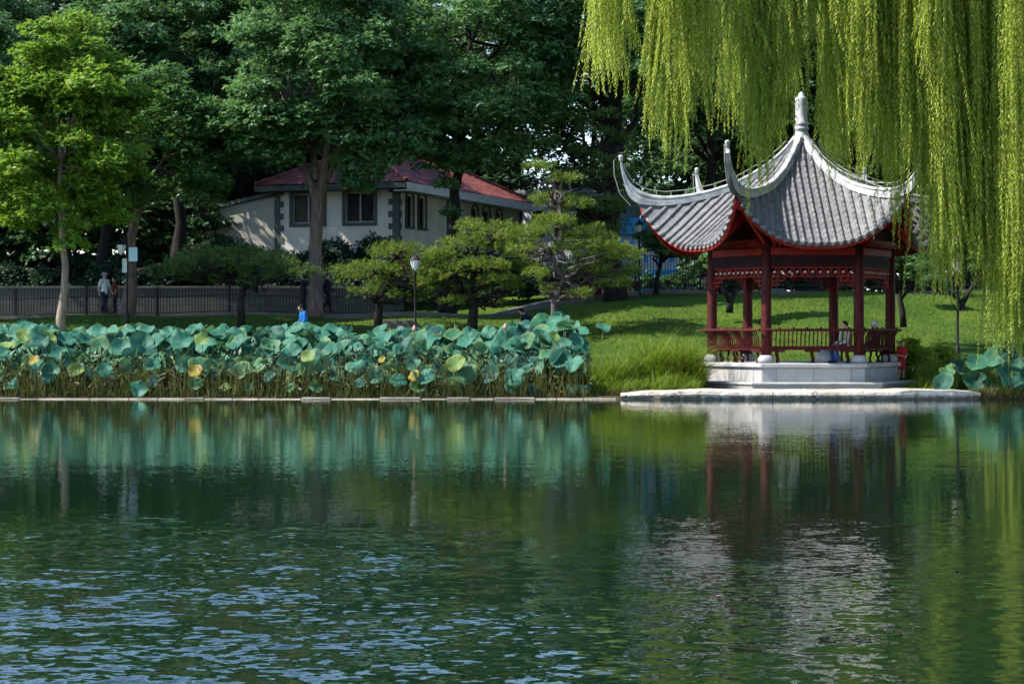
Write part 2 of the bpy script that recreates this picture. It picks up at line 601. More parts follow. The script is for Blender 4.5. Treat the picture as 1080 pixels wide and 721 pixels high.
def copy_tree(o, parent=None):
    c = o.copy()
    COL.objects.link(c)
    if parent is not None:
        c.parent = parent
    for ch in list(o.children):
        copy_tree(ch, c)
    return c


def fast_mesh(name, V, n_per_face=4):
    """V: (faces*n, 3) array, one loose polygon after another"""
    V = np.ascontiguousarray(V, dtype=np.float32).reshape(-1, 3)
    nv = len(V)
    nf = nv // n_per_face
    me = bpy.data.meshes.new(name)
    me.vertices.add(nv)
    me.vertices.foreach_set("co", V.ravel())
    me.loops.add(nv)
    me.loops.foreach_set("vertex_index", np.arange(nv, dtype=np.int32))
    me.polygons.add(nf)
    me.polygons.foreach_set("loop_start", np.arange(0, nv, n_per_face, dtype=np.int32))
    me.polygons.foreach_set("loop_total", np.full(nf, n_per_face, dtype=np.int32))
    me.update(calc_edges=True)
    me.validate()
    return me


def nrm(a):
    return a / np.maximum(np.linalg.norm(a, axis=-1, keepdims=True), 1e-9)


def leaves(P, D, N, L, W, fold=0.0):
    """rhombic leaf blades: base P, along D, facing N"""
    D = nrm(D)
    S = nrm(np.cross(D, N))
    U = np.cross(S, D)
    L = np.asarray(L).reshape(-1, 1) * np.ones((len(P), 1))
    W = np.asarray(W).reshape(-1, 1) * np.ones((len(P), 1))
    mid = P + D * L * 0.45 + U * L * fold
    return np.stack([P, mid + S * W * 0.5, P + D * L, mid - S * W * 0.5], axis=1).reshape(-1, 3)


def rdir(rng, n):
    return nrm(rng.normal(size=(n, 3)))


# ------------------------------------------------------------------ terrain
def smooth(a, b, x):
    t = np.clip((x - a) / (b - a), 0, 1)
    return t * t * (3 - 2 * t)


YL = [-200, 58.5, 60.3, 60.7, 67.5, 70, 85, 90.5, 91.5, 101, 115, 200, 700]
ZL = [-1.5, -1.4, -0.5, 0.04, 0.10, 0.45, 2.62, 2.75, 3.0, 5.2, 5.4, 6.5, 8.0]
YR = [-200, 58.5, 60.3, 60.8, 62.0, 66, 69.5, 75, 86, 92, 97, 115, 200, 700]
ZR = [-1.5, -1.4, -0.5, 0.12, 0.20, 0.24, 0.60, 1.55, 3.20, 3.75, 3.85, 4.3, 6.0, 8.0]


def ground(x, y):
    x = np.asarray(x, dtype=float)
    y = np.asarray(y, dtype=float)
    zl = np.interp(y, YL, ZL)
    zr = np.interp(y, YR, ZR)
    w = smooth(-2.0, 6.0, x)
    w = np.where(y < 74, np.maximum(w * smooth(70, 78, y), smooth(2.0, 3.4, x) * (1 - smooth(70, 78, y))), w)
    z = zl * (1 - w) + zr * w
    m = np.clip((y - 61.5) / 3, 0, 1)
    z = z + m * 0.06 * (np.sin(x * 0.9 + y * 0.35) + np.sin(x * 0.37 - y * 0.8))
    mound = 0.45 * np.exp(-(((x - 15) / 6) ** 2 + ((y - 84) / 5) ** 2))
    return z + mound


def gz(x, y):
    return float(ground(x, y))


def build_ground():
    xs = np.unique(np.concatenate([np.linspace(-600, -60, 20), np.arange(-60, 60.1, 0.8), np.linspace(60, 600, 20)]))
    ys = np.unique(np.concatenate([np.linspace(-200, 56, 12), np.arange(57, 72, 0.3), np.arange(72, 120, 0.7), np.linspace(120, 700, 24)]))
    XX, YY = np.meshgrid(xs, ys, indexing='ij')
    ZZ = ground(XX, YY)
    mb = MB()
    mb.grid(np.stack([XX, YY, ZZ], -1).reshape(-1, 3).tolist(), len(xs), len(ys))
    t = NT('lawn_and_soil')
    g = t.n("NewGeometry")
    sp = t.n("SeparateXYZ")
    t.l(g.outputs["Position"], sp.inputs[0])
    n1 = t.noise(0.25, 3, g.outputs["Position"])
    n2 = t.noise(6.0, 4, g.outputs["Position"])
    f = t.math('ADD', t.math('MULTIPLY', n1, 0.6), t.math('MULTIPLY', n2, 0.4))
    c = t.ramp(f, [(0.30, (0.014, 0.042, 0.003)), (0.50, (0.036, 0.078, 0.005)), (0.70, (0.075, 0.115, 0.010))])
    dryp = t.ramp(t.noise(0.7, 5, g.outputs["Position"], 0.7), [(0.50, (0, 0, 0)), (0.68, (1, 1, 1))])
    c = t.mix(t.math('MULTIPLY', dryp, 0.35), c, (0.105, 0.105, 0.018, 1))
    shore_z = t.math('ADD', sp.outputs[2], t.math('MULTIPLY', t.math('SUBTRACT', n2, 0.5), 0.3))
    mud = t.ramp(shore_z, [(0.12, (1, 1, 1)), (0.30, (0, 0, 0))])
    c = t.mix(mud, c, (0.045, 0.036, 0.020, 1))
    # planting soil under the trees beyond the path
    yy = t.math('ADD', sp.outputs[1], t.math('MULTIPLY', n1, 3.0))
    so = t.n("MapRange")
    so.inputs[1].default_value = 95.5
    so.inputs[2].default_value = 98.0
    t.l(yy, so.inputs[0])
    c = t.mix(so.outputs[0], c, (0.020, 0.022, 0.011, 1))
    p = t.n("BsdfPrincipled")
    p.inputs["Roughness"].default_value = 0.9
    p.inputs["Specular IOR Level"].default_value = 0.15
    t.l(c, p.inputs["Base Color"])
    b = t.n("Bump")
    b.inputs["Strength"].default_value = 0.7
    b.inputs["Distance"].default_value = 0.06
    t.l(t.noise(14, 4, g.outputs["Position"]), b.inputs["Height"])
    t.l(b.outputs[0], p.inputs["Normal"])
    t.l(p.outputs[0], t.out.inputs[0])
    o = mb.build('ground', t.m, smooth=True)
    tag(o, 'sloping park lawn rising from the lake bank', 'ground', kind='structure')


def build_water():
    mb = MB()
    mb.quad((-400, -150, 0), (400, -150, 0), (400, 61.2, 0), (-400, 61.2, 0))
    t = NT('lake_water')
    g = t.n("NewGeometry")
    pos = g.outputs["Position"]
    sp = t.n("SeparateXYZ")
    t.l(pos, sp.inputs[0])

    def vnoise(scale, detail, sx=1.0, sy=1.0):
        mp = t.n("Mapping")
        mp.inputs["Scale"].default_value = (sx, sy, 1)
        t.l(pos, mp.inputs[0])
        nz = t.n("TexNoise")
        nz.inputs["Scale"].default_value = scale
        nz.inputs["Detail"].default_value = detail
        nz.inputs["Roughness"].default_value = 0.5
        t.l(mp.outputs[0], nz.inputs["Vector"])
        s = t.n("VectorMath", operation='SUBTRACT')
        t.l(nz.outputs["Color"], s.inputs[0])
        s.inputs[1].default_value = (0.5, 0.5, 0.5)
        return s.outputs[0]

    def scale(v, k):
        s = t.n("VectorMath", operation='SCALE')
        t.l(v, s.inputs[0])
        if isinstance(k, (int, float)):
            s.inputs["Scale"].default_value = k
        else:
            t.l(k, s.inputs["Scale"])
        return s.outputs[0]

    def add(a, b):
        s = t.n("VectorMath", operation='ADD')
        t.l(a, s.inputs[0])
        t.l(b, s.inputs[1])
        return s.outputs[0]

    # catspaws: where the breeze touches the water the ripples are steeper
    def mr(v, a, b, c=0.0, d=1.0):
        m = t.n("MapRange", interpolation_type='SMOOTHSTEP')
        for i, q in enumerate((a, b, c, d)):
            m.inputs[i + 1].default_value = q
        t.l(v, m.inputs[0])
        return m.outputs[0]
    patch = t.noise(0.16, 3, pos)
    wob = t.math('MULTIPLY', t.math('SUBTRACT', patch, 0.5), 14.0)
    # the open middle of the lake is ruffled, its sheltered far margin nearly still
    open_ = mr(t.math('ADD', sp.outputs[1], wob), 22.5, 12.0)
    west = mr(t.math('ADD', sp.outputs[0], t.math('MULTIPLY', wob, 0.25)), 0.3, -1.7, 0.26, 1.0)
    amp = t.math('ADD', 0.022, t.math('MULTIPLY', t.math('MULTIPLY', t.math('MULTIPLY', open_, west), mr(t.noise(0.55, 3, pos), 0.32, 0.62, 0.55, 1.3)), 0.80))
    fine = add(vnoise(9.0, 3, 0.95, 1.2), scale(vnoise(2.6, 2, 0.85, 1.3), 0.65))
    tilt = scale(fine, amp)
    tilt = add(tilt, scale(vnoise(32.0, 1), 0.045))
    tilt = add(tilt, scale(vnoise(0.35, 1), 0.008))
    # flatten the tilt's z and add the vertical
    ml = t.n("VectorMath", operation='MULTIPLY')
    t.l(tilt, ml.inputs[0])
    ml.inputs[1].default_value = (0.7, 1, 0)
    up = t.n("VectorMath", operation='ADD')
    t.l(ml.outputs[0], up.inputs[0])
    up.inputs[1].default_value = (0, 0, 1)
    nn = t.n("VectorMath", operation='NORMALIZE')
    t.l(up.outputs[0], nn.inputs[0])
    p = t.n("BsdfPrincipled")
    p.inputs["Base Color"].default_value = (0.004, 0.015, 0.007, 1)
    p.inputs["Roughness"].default_value = 0.015
    p.inputs["IOR"].default_value = 1.333
    p.inputs["Specular IOR Level"].default_value = 0.5
    t.l(nn.outputs[0], p.inputs["Normal"])
    t.l(p.outputs[0], t.out.inputs[0])
    o = mb.build('water', t.m)
    tag(o, 'dark green lake water rippled by a breeze', 'water', kind='structure')


build_ground()
build_water()

# ------------------------------------------------------------------ path, kerbs, edging
PATH = [(-70, 87.6), (-30, 87.6), (-12, 87.6), (-6, 88.2), (0, 90.5), (5, 93.3), (12, 94.6), (30, 95.2), (70, 95.5)]


def path_pts(step=0.5):
    pts = [Vector((a, b, 0)) for a, b in PATH]
    out = []
    for a, b in zip(pts[:-1], pts[1:]):
        n = max(1, int((b - a).length / step))
        out += [a.lerp(b, k / n) for k in range(n)]
    out.append(pts[-1])
    # soften the corners
    for _ in range(6):
        out = [out[0]] + [(out[i - 1] + out[i] * 2 + out[i + 1]) / 4 for i in range(1, len(out) - 1)] + [out[-1]]
    return out


PP = path_pts()


def offset_pt(i, d):
    a, b = PP[max(0, i - 1)], PP[min(len(PP) - 1, i + 1)]
    t = (b - a).normalized()
    n = Vector((t.y, -t.x, 0))
    q = PP[i] + n * d
    return q


def build_path():
    mb = MB()
    pts = []
    for i in range(len(PP)):
        zc = max(gz(*offset_pt(i, d)[:2]) for d in (-0.4, 0, 0.4, 0.8)) + 0.02
        for d in (-1.1, -0.55, 0, 0.55, 1.1):
            q = offset_pt(i, d)
            pts.append((q.x, q.y, zc))
    mb.grid(pts, len(PP), 5)
    tag(mb.build('path', M['concrete'], smooth=True), 'grey paved walk behind the iron fence', 'path', kind='structure')
    kb = MB()
    base = len(kb.v)
    pts = []
    for i in range(len(PP)):
        zc = pts_z(i)
        q0, q1 = offset_pt(i, 1.1), offset_pt(i, 1.26)
        for q, z in ((q0, zc + 0.02), (q0, zc + 0.05), (q1, zc + 0.05), (q1, zc - 0.5)):
            pts.append((q.x, q.y, z))
    kb.grid(pts, len(PP), 4)
    tag(kb.build('kerb', M['concrete']), 'pale stone kerb along the lawn side of the walk', 'kerb', kind='structure')
    # edging stones in front of the lotus bed
    eb = MB()
    x = -60.0
    rr = random.Random(3)
    while x < 2.6:
        w = rr.uniform(0.5, 1.6)
        dz, dy = rr.uniform(-0.035, 0.012), rr.uniform(-0.06, 0.06)
        eb.box(x, x + w - 0.015, 60.32 + dy, 60.62 + dy, -0.3, 0.048 + dz)
        x += w
    tag(eb.build('lake_edging', M['edge_stone'], bevel=0.02), 'thin line of pale stones edging the lotus bed at the waterline', 'edging', kind='structure')


def pts_z(i):
    return max(gz(*offset_pt(i, d)[:2]) for d in (-0.4, 0, 0.4, 0.8)) + 0.02


build_path()


# ------------------------------------------------------------------ pavilion
PAV_Y = 65.5
PAV_X = X(845, PAV_Y)
A0 = R(0.0)
RID_R = [0.16, 0.35, 0.6, 1.15, 2.0, 2.8, 3.6, 4.35, 4.9, 5.2]
RID_Z = [8.15, 7.92, 7.62, 7.14, 6.63, 6.33, 6.15, 6.05, 6.05, 6.09]
MID_A = [0.14, 0.3, 0.52, 1.0, 1.73, 2.4, 3.0, 3.5, 4.0, 4.6]
MID_Z = [8.15, 7.90, 7.60, 7.05, 6.42, 5.90, 5.43, 5.03, 4.66, 4.25]
T30 = math.tan(R(30))


def ridge_z(r):
    return float(np.interp(r, RID_R, RID_Z))


def mid_z(a):
    return float(np.interp(a, MID_A, MID_Z))


def roof_z(a, t):
    s = min(1.0, abs(t) / max(1e-4, a * T30))
    zr, zm = ridge_z(a / math.cos(R(30))), mid_z(a)
    return zm + (zr - zm) * s ** 2.6


def eave_a(t):
    return 4.02 + 0.50 * (abs(t) / 2.6) ** 2.0


def build_pavilion():
    root = thing('pavilion', 'open red pavilion with grey tiled upswept roof on a stone base by the lake', 'pavilion', (PAV_X, PAV_Y, 0))
    rr = random.Random(5)
    ROW = 0.235
    # --- one roof slope in face-local space (x outwards, y along the eave), then copied round
    mb = MB()
    nu, nv = 25, 22
    top, bot = [], []
    for j in range(nv):
        v = (j / (nv - 1)) ** 0.8
        for i in range(nu):
            u = -1 + 2 * i / (nu - 1)
            # t at the eave is 2.61*u ; slope lines narrow with a
            te = 2.61 * u
            a = 0.14 + (eave_a(te) - 0.14) * v
            t = u * a * T30 if abs(u) > 0.0 else 0.0
            t = max(-a * T30, min(a * T30, te * a / eave_a(te)))
            top.append((a, t, roof_z(a, t)))
    mb.grid(top, nv, nu)
    mb.use(1)
    # tile rolls running down the slope, each a chain of slightly tapering cover tiles
    n = int(2.52 / ROW)
    for k in range(-n, n + 1):
        t = k * ROW
        a0 = max(0.3, abs(t) / T30 + 0.12)
        a1 = eave_a(t) + 0.03
        a = a0
        while a < a1 - 0.02:
            b = min(a1, a + 0.21)
            if a1 - b < 0.08:
                b = a1
            p0 = Vector((a, t, roof_z(a, t) + 0.028))
            p1 = Vector((b, t, roof_z(b, t) + 0.028))
            r0 = 0.066 + rr.uniform(-0.003, 0.003)
            half_tile(mb, p0, p1 + (p1 - p0) * 0.03, r0 - 0.009, r0)
            a = b
        # eave disc
        p = Vector((a1, t, roof_z(a1, t) + 0.022))
        mb.tube([p - Vector((0.03, 0, -0.02)), p + Vector((0.012, 0, -0.008))], 0.078, 10)
    # drip tiles hang between the rolls
    for k in range(-n, n):
        t = (k + 0.5) * ROW
        a1 = eave_a(t) + 0.015
        z = roof_z(a1, t)
        w = ROW * 0.40
        mb.poly([(a1, t - w, z + 0.03), (a1 + 0.012, t - w * 0.75, z - 0.05), (a1 + 0.016, t, z - 0.095), (a1 + 0.012, t + w * 0.75, z - 0.05), (a1, t + w, z + 0.03)])
    # eave slab edge
    slope_me = mb.mesh('roof_slope', True)
    # --- red eave board and soffit with rafters
    eb = MB()
    pts = []
    NT_ = 41
    for i in range(NT_):
        t = -2.56 + 5.12 * i / (NT_ - 1)
        a = eave_a(t) - 0.04
        z = roof_z(a, t)
        pts += [(a, t, z - 0.03), (a + 0.01, t, z - 0.19), (a - 0.07, t, z - 0.20), (a - 0.07, t, z - 0.04)]
    eb.grid(pts, NT_, 4)
    eave_me = eb.mesh('eave_board', False)
    sb = MB()
    pts = []
    NV2 = 8
    for i in range(NT_):
        u = -1 + 2 * i / (NT_ - 1)
        for j in range(NV2):
            v = j / (NV2 - 1)
            te = 2.5 * u
            a = 2.1 + (eave_a(te) - 0.11 - 2.1) * v
            t = te * a / eave_a(te)
            pts.append((a, t, roof_z(a, t) - 0.12))
    sb.grid(pts, NT_, NV2)
    soff_me = sb.mesh('soffit', True)
    rb = MB()
    for k in range(-16, 17):
        te = k * 0.155
        a1 = eave_a(te) - 0.13
        prev = None
        for j in range(6):
            a = 2.3 + (a1 - 2.3) * j / 5
            t = te * (0.55 + 0.45 * j / 5)
            lim = a * T30 * 0.97
            t = max(-lim, min(lim, t))
            q = Vector((a, t, roof_z(a, t) - 0.165))
            if prev is not None:
                rb.beam(prev, q, 0.065, 0.075)
            prev = q
    raft_me = rb.mesh('rafters')
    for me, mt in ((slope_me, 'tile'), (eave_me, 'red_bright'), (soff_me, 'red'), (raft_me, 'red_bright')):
        me.materials.append(M[mt])
    slope_me.materials.clear()
    slope_me.materials.append(M['tile_pan'])
    slope_me.materials.append(M['tile'])
    for k in range(6):
        an = A0 + R(30) + k * R(60)
        for me, nm in ((slope_me, 'roof_slope'), (eave_me, 'eave_board'), (soff_me, 'soffit'), (raft_me, 'rafters')):
            o = link(nm, me, None, root)
            o.rotation_euler = (0, 0, an)
    # --- hip ridges with the upswept horn, one each
    HR = [0.16, 0.35, 0.6, 1.15, 2.0, 2.8, 3.6, 4.35, 4.9, 5.25, 5.48, 5.62, 5.72, 5.78]
    HT = [8.38, 8.12, 7.82, 7.34, 6.85, 6.56, 6.39, 6.32, 6.39, 6.55, 6.77, 7.04, 7.31, 7.52]
    HB = [8.08, 7.83, 7.55, 7.08, 6.58, 6.29, 6.11, 6.01, 6.03, 6.10, 6.26, 6.54, 6.92, 7.26]
    rs = np.linspace(0, 1, 46)
    idx = np.linspace(0, len(HR) - 1, 46)
    hr = np.interp(idx, range(len(HR)), HR)
    ht = np.interp(idx, range(len(HR)), HT)
    hb = np.interp(idx, range(len(HR)), HB)
    # smooth the profile
    for arr in (hr, ht, hb):
        for _ in range(2):
            arr[1:-1] = (arr[:-2] + 2 * arr[1:-1] + arr[2:]) / 4
    rm = MB()
    pts = []
    for q, (r, zt, zb) in enumerate(zip(hr, ht, hb)):
        w = 0.105 if r < 5.2 else 0.105 - 0.04 * (r - 5.2) / 0.58
        w = min(w, 0.08 + r * 0.10)
        h = zt - zb
        # section: a moulded band with a rounded cap
        sec = [(-w, zb), (-w, zb + h * 0.45), (-w * 0.72, zb + h * 0.50), (-w * 0.72, zb + h * 0.72), (-w * 1.0, zb + h * 0.76),
               (-w * 0.85, zb + h * 0.92), (-w * 0.4, zt), (w * 0.4, zt), (w * 0.85, zb + h * 0.92), (w * 1.0, zb + h * 0.76),
               (w * 0.72, zb + h * 0.72), (w * 0.72, zb + h * 0.50), (w, zb + h * 0.45), (w, zb)]
        lean = max(0, r - 5.2) * 0
        pts += [(r + lean, y, z) for y, z in sec]
    rm.grid(pts, len(hr), 14)
    rm.f.append(tuple(range(13, -1, -1)))
    nb = (len(hr) - 1) * 14
    rm.f.append(tuple(range(nb, nb + 14)))
    ridge_me = rm.mesh('hip_ridge')
    ridge_me.materials.append(M['ridge'])
    # horn tip
    tm = MB()
    tm.lathe([(0.055, -0.05), (0.068, -0.02), (0.062, 0.03), (0.078, 0.05), (0.078, 0.11), (0.05, 0.14), (0.01, 0.15)], (5.77, 0, 7.50), 10)
    tip_me = tm.mesh('horn_tip', True)
    tip_me.materials.append(M['ridge'])
    # hip beam under the corner
    hm = MB()
    ps = [(2.6, 5.15), (3.4, 5.45), (4.2, 5.68), (4.85, 5.79), (5.0, 5.84)]
    for (r0, z0), (r1, z1) in zip(ps[:-1], ps[1:]):
        hm.beam((r0, 0, z0), (r1 + 0.02, 0, z1), 0.16, 0.24)
    hm.beam((2.75, 0, 4.62), (4.55, 0, 5.62), 0.09, 0.13)
    hip_me = hm.mesh('hip_beam')
    hip_me.materials.append(M['red_bright'])
    # cable of lights on little posts above the ridge
    cm = MB()
    line = []
    for r in np.linspace(0.5, 5.6, 34):
        line.append(Vector((r, 0, float(np.interp(r, HR, HT)) + 0.15)))
    line += [Vector((5.86, 0, 7.62)), Vector((6.0, 0, 7.45)), Vector((5.98, 0, 7.0)), Vector((5.8, 0, 6.4)), Vector((5.45, 0, 6.02))]
    cm.tube(line, 0.012, 5)
    for r in np.linspace(0.9, 5.1, 10):
        zt = float(np.interp(r, HR, HT))
        cm.tube([(r, 0, zt - 0.02), (r, 0, zt + 0.16)], 0.012, 5)
    cab_me = cm.mesh('light_cable')
    cab_me.materials.append(M['cable'])
    for k in range(6):
        an = A0 + k * R(60)
        h = None
        for me, nm in ((ridge_me, 'hip_ridge'), (hip_me, 'hip_beam'), (cab_me, 'light_cable')):
            o = link(nm, me, None, root)
            o.rotation_euler = (0, 0, an)
            if nm == 'hip_ridge':
                h = o
        link('horn_tip', tip_me, None, h)
    # --- spire
    sm = MB()
    sm.lathe([(0.30, 8.02), (0.27, 8.22), (0.22, 8.34), (0.20, 8.42), (0.245, 8.45), (0.245, 8.50), (0.205, 8.54), (0.20, 8.57), (0.23, 8.60), (0.23, 8.66), (0.195, 8.69),
              (0.19, 8.95), (0.20, 9.2), (0.205, 9.42), (0.19, 9.47), (0.10, 9.52), (0.085, 9.60), (0.02, 9.66)], (0, 0, 0), 20)
    sm.build('spire', M['ridge'], root, True)
    # --- columns
    CR = 2.85
    pos = []
    for k in range(6):
        an = A0 + k * R(60)
        x, y = CR * math.cos(an), CR * math.sin(an)
        pos.append((x, y))
        c = MB()
        c.lathe([(0.16, 1.26), (0.162, 2.0), (0.155, 3.4), (0.145, 5.0)], (x, y, 0), 18)
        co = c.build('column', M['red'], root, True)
        b = MB()
        b.lathe([(0.21, 1.028), (0.25, 1.06), (0.265, 1.12), (0.25, 1.19), (0.205, 1.24), (0.185, 1.275)], (x, y, 0), 18)
        b.build('column_base', M['cap_stone'], co, True)
    # --- beams, fretwork and benches between neighbouring columns
    for k in range(6):
        a = Vector((pos[k][0], pos[k][1], 0))
        b = Vector((pos[(k + 1) % 6][0], pos[(k + 1) % 6][1], 0))
        d = (b - a).normalized()
        nrmv = Vector((d.y, -d.x, 0))
        if nrmv.dot(a + b) < 0:
            nrmv = -nrmv
        L = (b - a).length
        up = Vector((0, 0, 1))

        def P(s, z, o=0.0):
            return a + d * s + nrmv * o + up * z
        e = 0.13
        m1 = MB()
        m1.beam(P(e, 4.47), P(L - e, 4.47), 0.17, 0.22)
        for j in range(16):      # dentils under the eave purlin
            s = e + 0.1 + (L - 2 * e - 0.2) * j / 15
            m1.beam(P(s, 4.66, 0.02), P(s, 4.66, 0.26), 0.07, 0.10)
        m1.beam(P(e, 4.78, 0.20), P(L - e, 4.78, 0.20), 0.11, 0.12)
        m1.build('lintel', M['red_bright'], root)
        fb = MB()
        fb.beam(P(e, 5.05), P(L - e, 5.05), 0.06, 0.90)
        fb.build('frieze_board', M['red_dark'], root)
        m2 = MB()
        m2.beam(P(e, 4.17), P(L - e, 4.17), 0.13, 0.36)
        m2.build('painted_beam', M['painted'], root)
        m2 = MB()
        for s0, s1 in ((0.14, 0.2), (0.27, 0.73), (0.80, 0.86)):
            for zz in (4.03, 4.30):
                m2.beam(P(L * s0, zz, 0.068), P(L * s1, zz, 0.068), 0.008, 0.012)
        m2.build('painted_border', M['red'], root)
        # hanging fretwork : open lattice of short bars with pale lozenges
        fm = MB()
        z1, z0 = 3.97, 3.70
        fm.beam(P(e, z1), P(L - e, z1), 0.05, 0.035)
        fm.beam(P(e + 0.0, z0), P(L - e, z0), 0.05, 0.03)
        nb_ = 11
        w = (L - 2 * e) / nb_
        for j in range(nb_ + 1):
            fm.beam(P(e + w * j, z0), P(e + w * j, z1), 0.035, 0.028, d)
        for j in range(nb_):
            s = e + w * j
            zm = (z0 + z1) / 2
            fm.beam(P(s, zm + (0.05 if j % 2 else -0.05)), P(s + w, zm + (0.05 if j % 2 else -0.05)), 0.03, 0.024)
            fm.beam(P(s + w * 0.3, z0), P(s + w * 0.3, zm), 0.03, 0.022, d)
            fm.beam(P(s + w * 0.7, zm), P(s + w * 0.7, z1), 0.03, 0.022, d)
        # stepped brackets in the corners
        for s0, sg in ((e, 1), (L - e, -1)):
            fm.beam(P(s0 + sg * 0.05, 3.36), P(s0 + sg * 0.05, z0), 0.045, 0.04, d)
            fm.beam(P(s0, 3.56), P(s0 + sg * 0.42, 3.56), 0.04, 0.035)
            fm.beam(P(s0, 3.42), P(s0 + sg * 0.22, 3.42), 0.04, 0.035)
            fm.beam(P(s0 + sg * 0.42, 3.56), P(s0 + sg * 0.42, z0), 0.04, 0.035, d)
            fm.beam(P(s0 + sg * 0.22, 3.42), P(s0 + sg * 0.22, z0), 0.04, 0.03, d)
        fm.use(1)
        for j in range(nb_):
            s = e + w * (j + 0.5)
            zm = (z0 + z1) / 2
            fm.beam(P(s - 0.035, zm, 0.022), P(s + 0.035, zm, 0.022), 0.012, 0.05)
        fm.build('fretwork', [M['red_bright'], M['white_paint']], root)
        # bench with outward-leaning back
        if k == 1:
            continue        # the way in, at the back
        bm_ = MB()
        bm_.beam(P(0.12, 1.47, -0.06), P(L - 0.12, 1.47, -0.06), 0.36, 0.075)
        seat = bm_.build('bench_seat', M['red'], root)
        for f in (0.12, 0.5, 0.88):
            lg = MB()
            for o_ in (-0.16, 0.08):
                lg.tube([P(L * f + 0.0, 1.03, o_ * 0.9), P(L * f + 0.03, 1.16, o_ * 1.1), P(L * f - 0.02, 1.30, o_ * 0.7), P(L * f, 1.44, o_)], [0.05, 0.032, 0.04, 0.05], 7)
            lg.beam(P(L * f - 0.22, 1.40, 0.0), P(L * f + 0.22, 1.40, 0.0), 0.34, 0.06)
            lg.build('bench_leg', M['red_dark'], seat)
        bk = MB()
        nbar = 21 if k == 4 else 25 if k == 3 else 19
        lo, hi = 0.15, L - 0.15
        for j in range(nbar):
            s = lo + (hi - lo) * j / (nbar - 1)
            bk.tube([P(s, 1.48, 0.12), P(s, 1.60, 0.17), P(s, 1.75, 0.17), P(s, 1.90, 0.22), P(s, 2.03, 0.31)], 0.021, 5)
        bk.tube([P(-0.10, 2.05, 0.32), P(L + 0.10, 2.05, 0.32)], 0.042, 8)
        bk.tube([P(lo - 0.1, 1.53, 0.125), P(hi + 0.1, 1.53, 0.125)], 0.025, 6)
        for j in range(6):
            s = lo + (hi - lo) * (j + 0.5) / 6
            bk.ball(P(s, 2.10, 0.32), 0.045, 1, 1, 0.9, 8, 6)
        bk.build('bench_back', M['red'], root)
    # --- stone base
    def hexprism(rad, z0, z1, name, m, bev=0.02, uv=True):
        q = MB()
        ps = [(rad * math.cos(A0 + k * R(60)), rad * math.sin(A0 + k * R(60))) for k in range(6)]
        i = len(q.v)
        q.v += [(x, y, z0) for x, y in ps] + [(x, y, z1) for x, y in ps]
        q.f.append(tuple(range(5, -1, -1)))
        q.f.append(tuple(range(6, 12)))
        for k in range(6):
            q.f.append((k, (k + 1) % 6, 6 + (k + 1) % 6, 6 + k))
        return q.build(name, m, root, bevel=bev, uv=uv)
    hexprism(3.17, 0.44, 0.885, 'platform', M['platform_stone'])
    hexprism(3.27, 0.887, 1.03, 'platform_cap', M['cap_stone'], 0.03)
    hexprism(3.92, 0.20, 0.37, 'lower_step', M['step_stone'], 0.01)
    hexprism(3.97, 0.372, 0.455, 'step_cap', M['cap_stone'], 0.02)
    return root


def half_tile(mb, p0, p1, r0, r1, n=6):
    d = (p1 - p0).normalized()
    s = Vector((0, 1, 0))
    u = s.cross(d).normalized()
    if u.z < 0:
        u = -u
    base = len(mb.v)
    for p, r in ((p0, r0), (p1, r1)):
        for j in range(n + 1):
            a = PI * j / n
            mb.v.append(tuple(p + s * math.cos(a) * r + u * (math.sin(a) * r * 1.05 - 0.02)))
    for j in range(n):
        a = base + j
        mb.f.append((a, a + 1, a + n + 2, a + n + 1))
    mb.f.append(tuple(base + n + 1 + j for j in range(n + 1)))


pav = build_pavilion()


def build_landing():
    """irregular flat stones between the pavilion step and the water"""
    rr = random.Random(11)
    x = X(655, 60.6)
    xe = X(1036, 60.6)
    i = 0
    mb = MB()
    n = 46
    front, back = [], []
    # one long ragged ledge: top and face modelled from a noisy outline, with cracks
    for k in range(n + 1):
        f = k / n
        px = x + (xe - x) * f
        edge = 0.5 * math.sin(f * 9) * 0.14 + 0.10 * mnoise.noise(Vector((px * 1.3, 0, 3)))
        tap = min(1, f * 9, (1 - f) * 12)
        y0 = 60.25 + edge + (1 - tap) * 0.5
        z = 0.245 + 0.04 * mnoise.noise(Vector((px * 0.8, 5, 0))) - (1 - tap) * 0.06
        front.append((px, y0, z))
    pts = []
    for px, y0, z in front:
        w = 0.05 * mnoise.noise(Vector((px * 2.2, 9, 0)))
        pts += [(px, y0 + 0.10, -0.4), (px, y0 + 0.02 + w, 0.03), (px, y0 - 0.02 + w * 0.5, z * 0.55), (px, y0 + 0.01, z - 0.03), (px, y0 + 0.05, z), (px, y0 + 0.7, z + 0.02), (px, y0 + 1.5, z + 0.03), (px, y0 + 1.9, -0.2)]
    mb.grid(pts, n + 1, 8)
    mb.f.append(tuple(range(7, -1, -1)))
    mb.f.append(tuple(n * 8 + q for q in range(8)))
    o = mb.build('stone_landing', M['slab_stone'])
    tag(o, 'long pale ragged stone ledge at the waterline below the pavilion step', 'stone ledge')


build_landing()


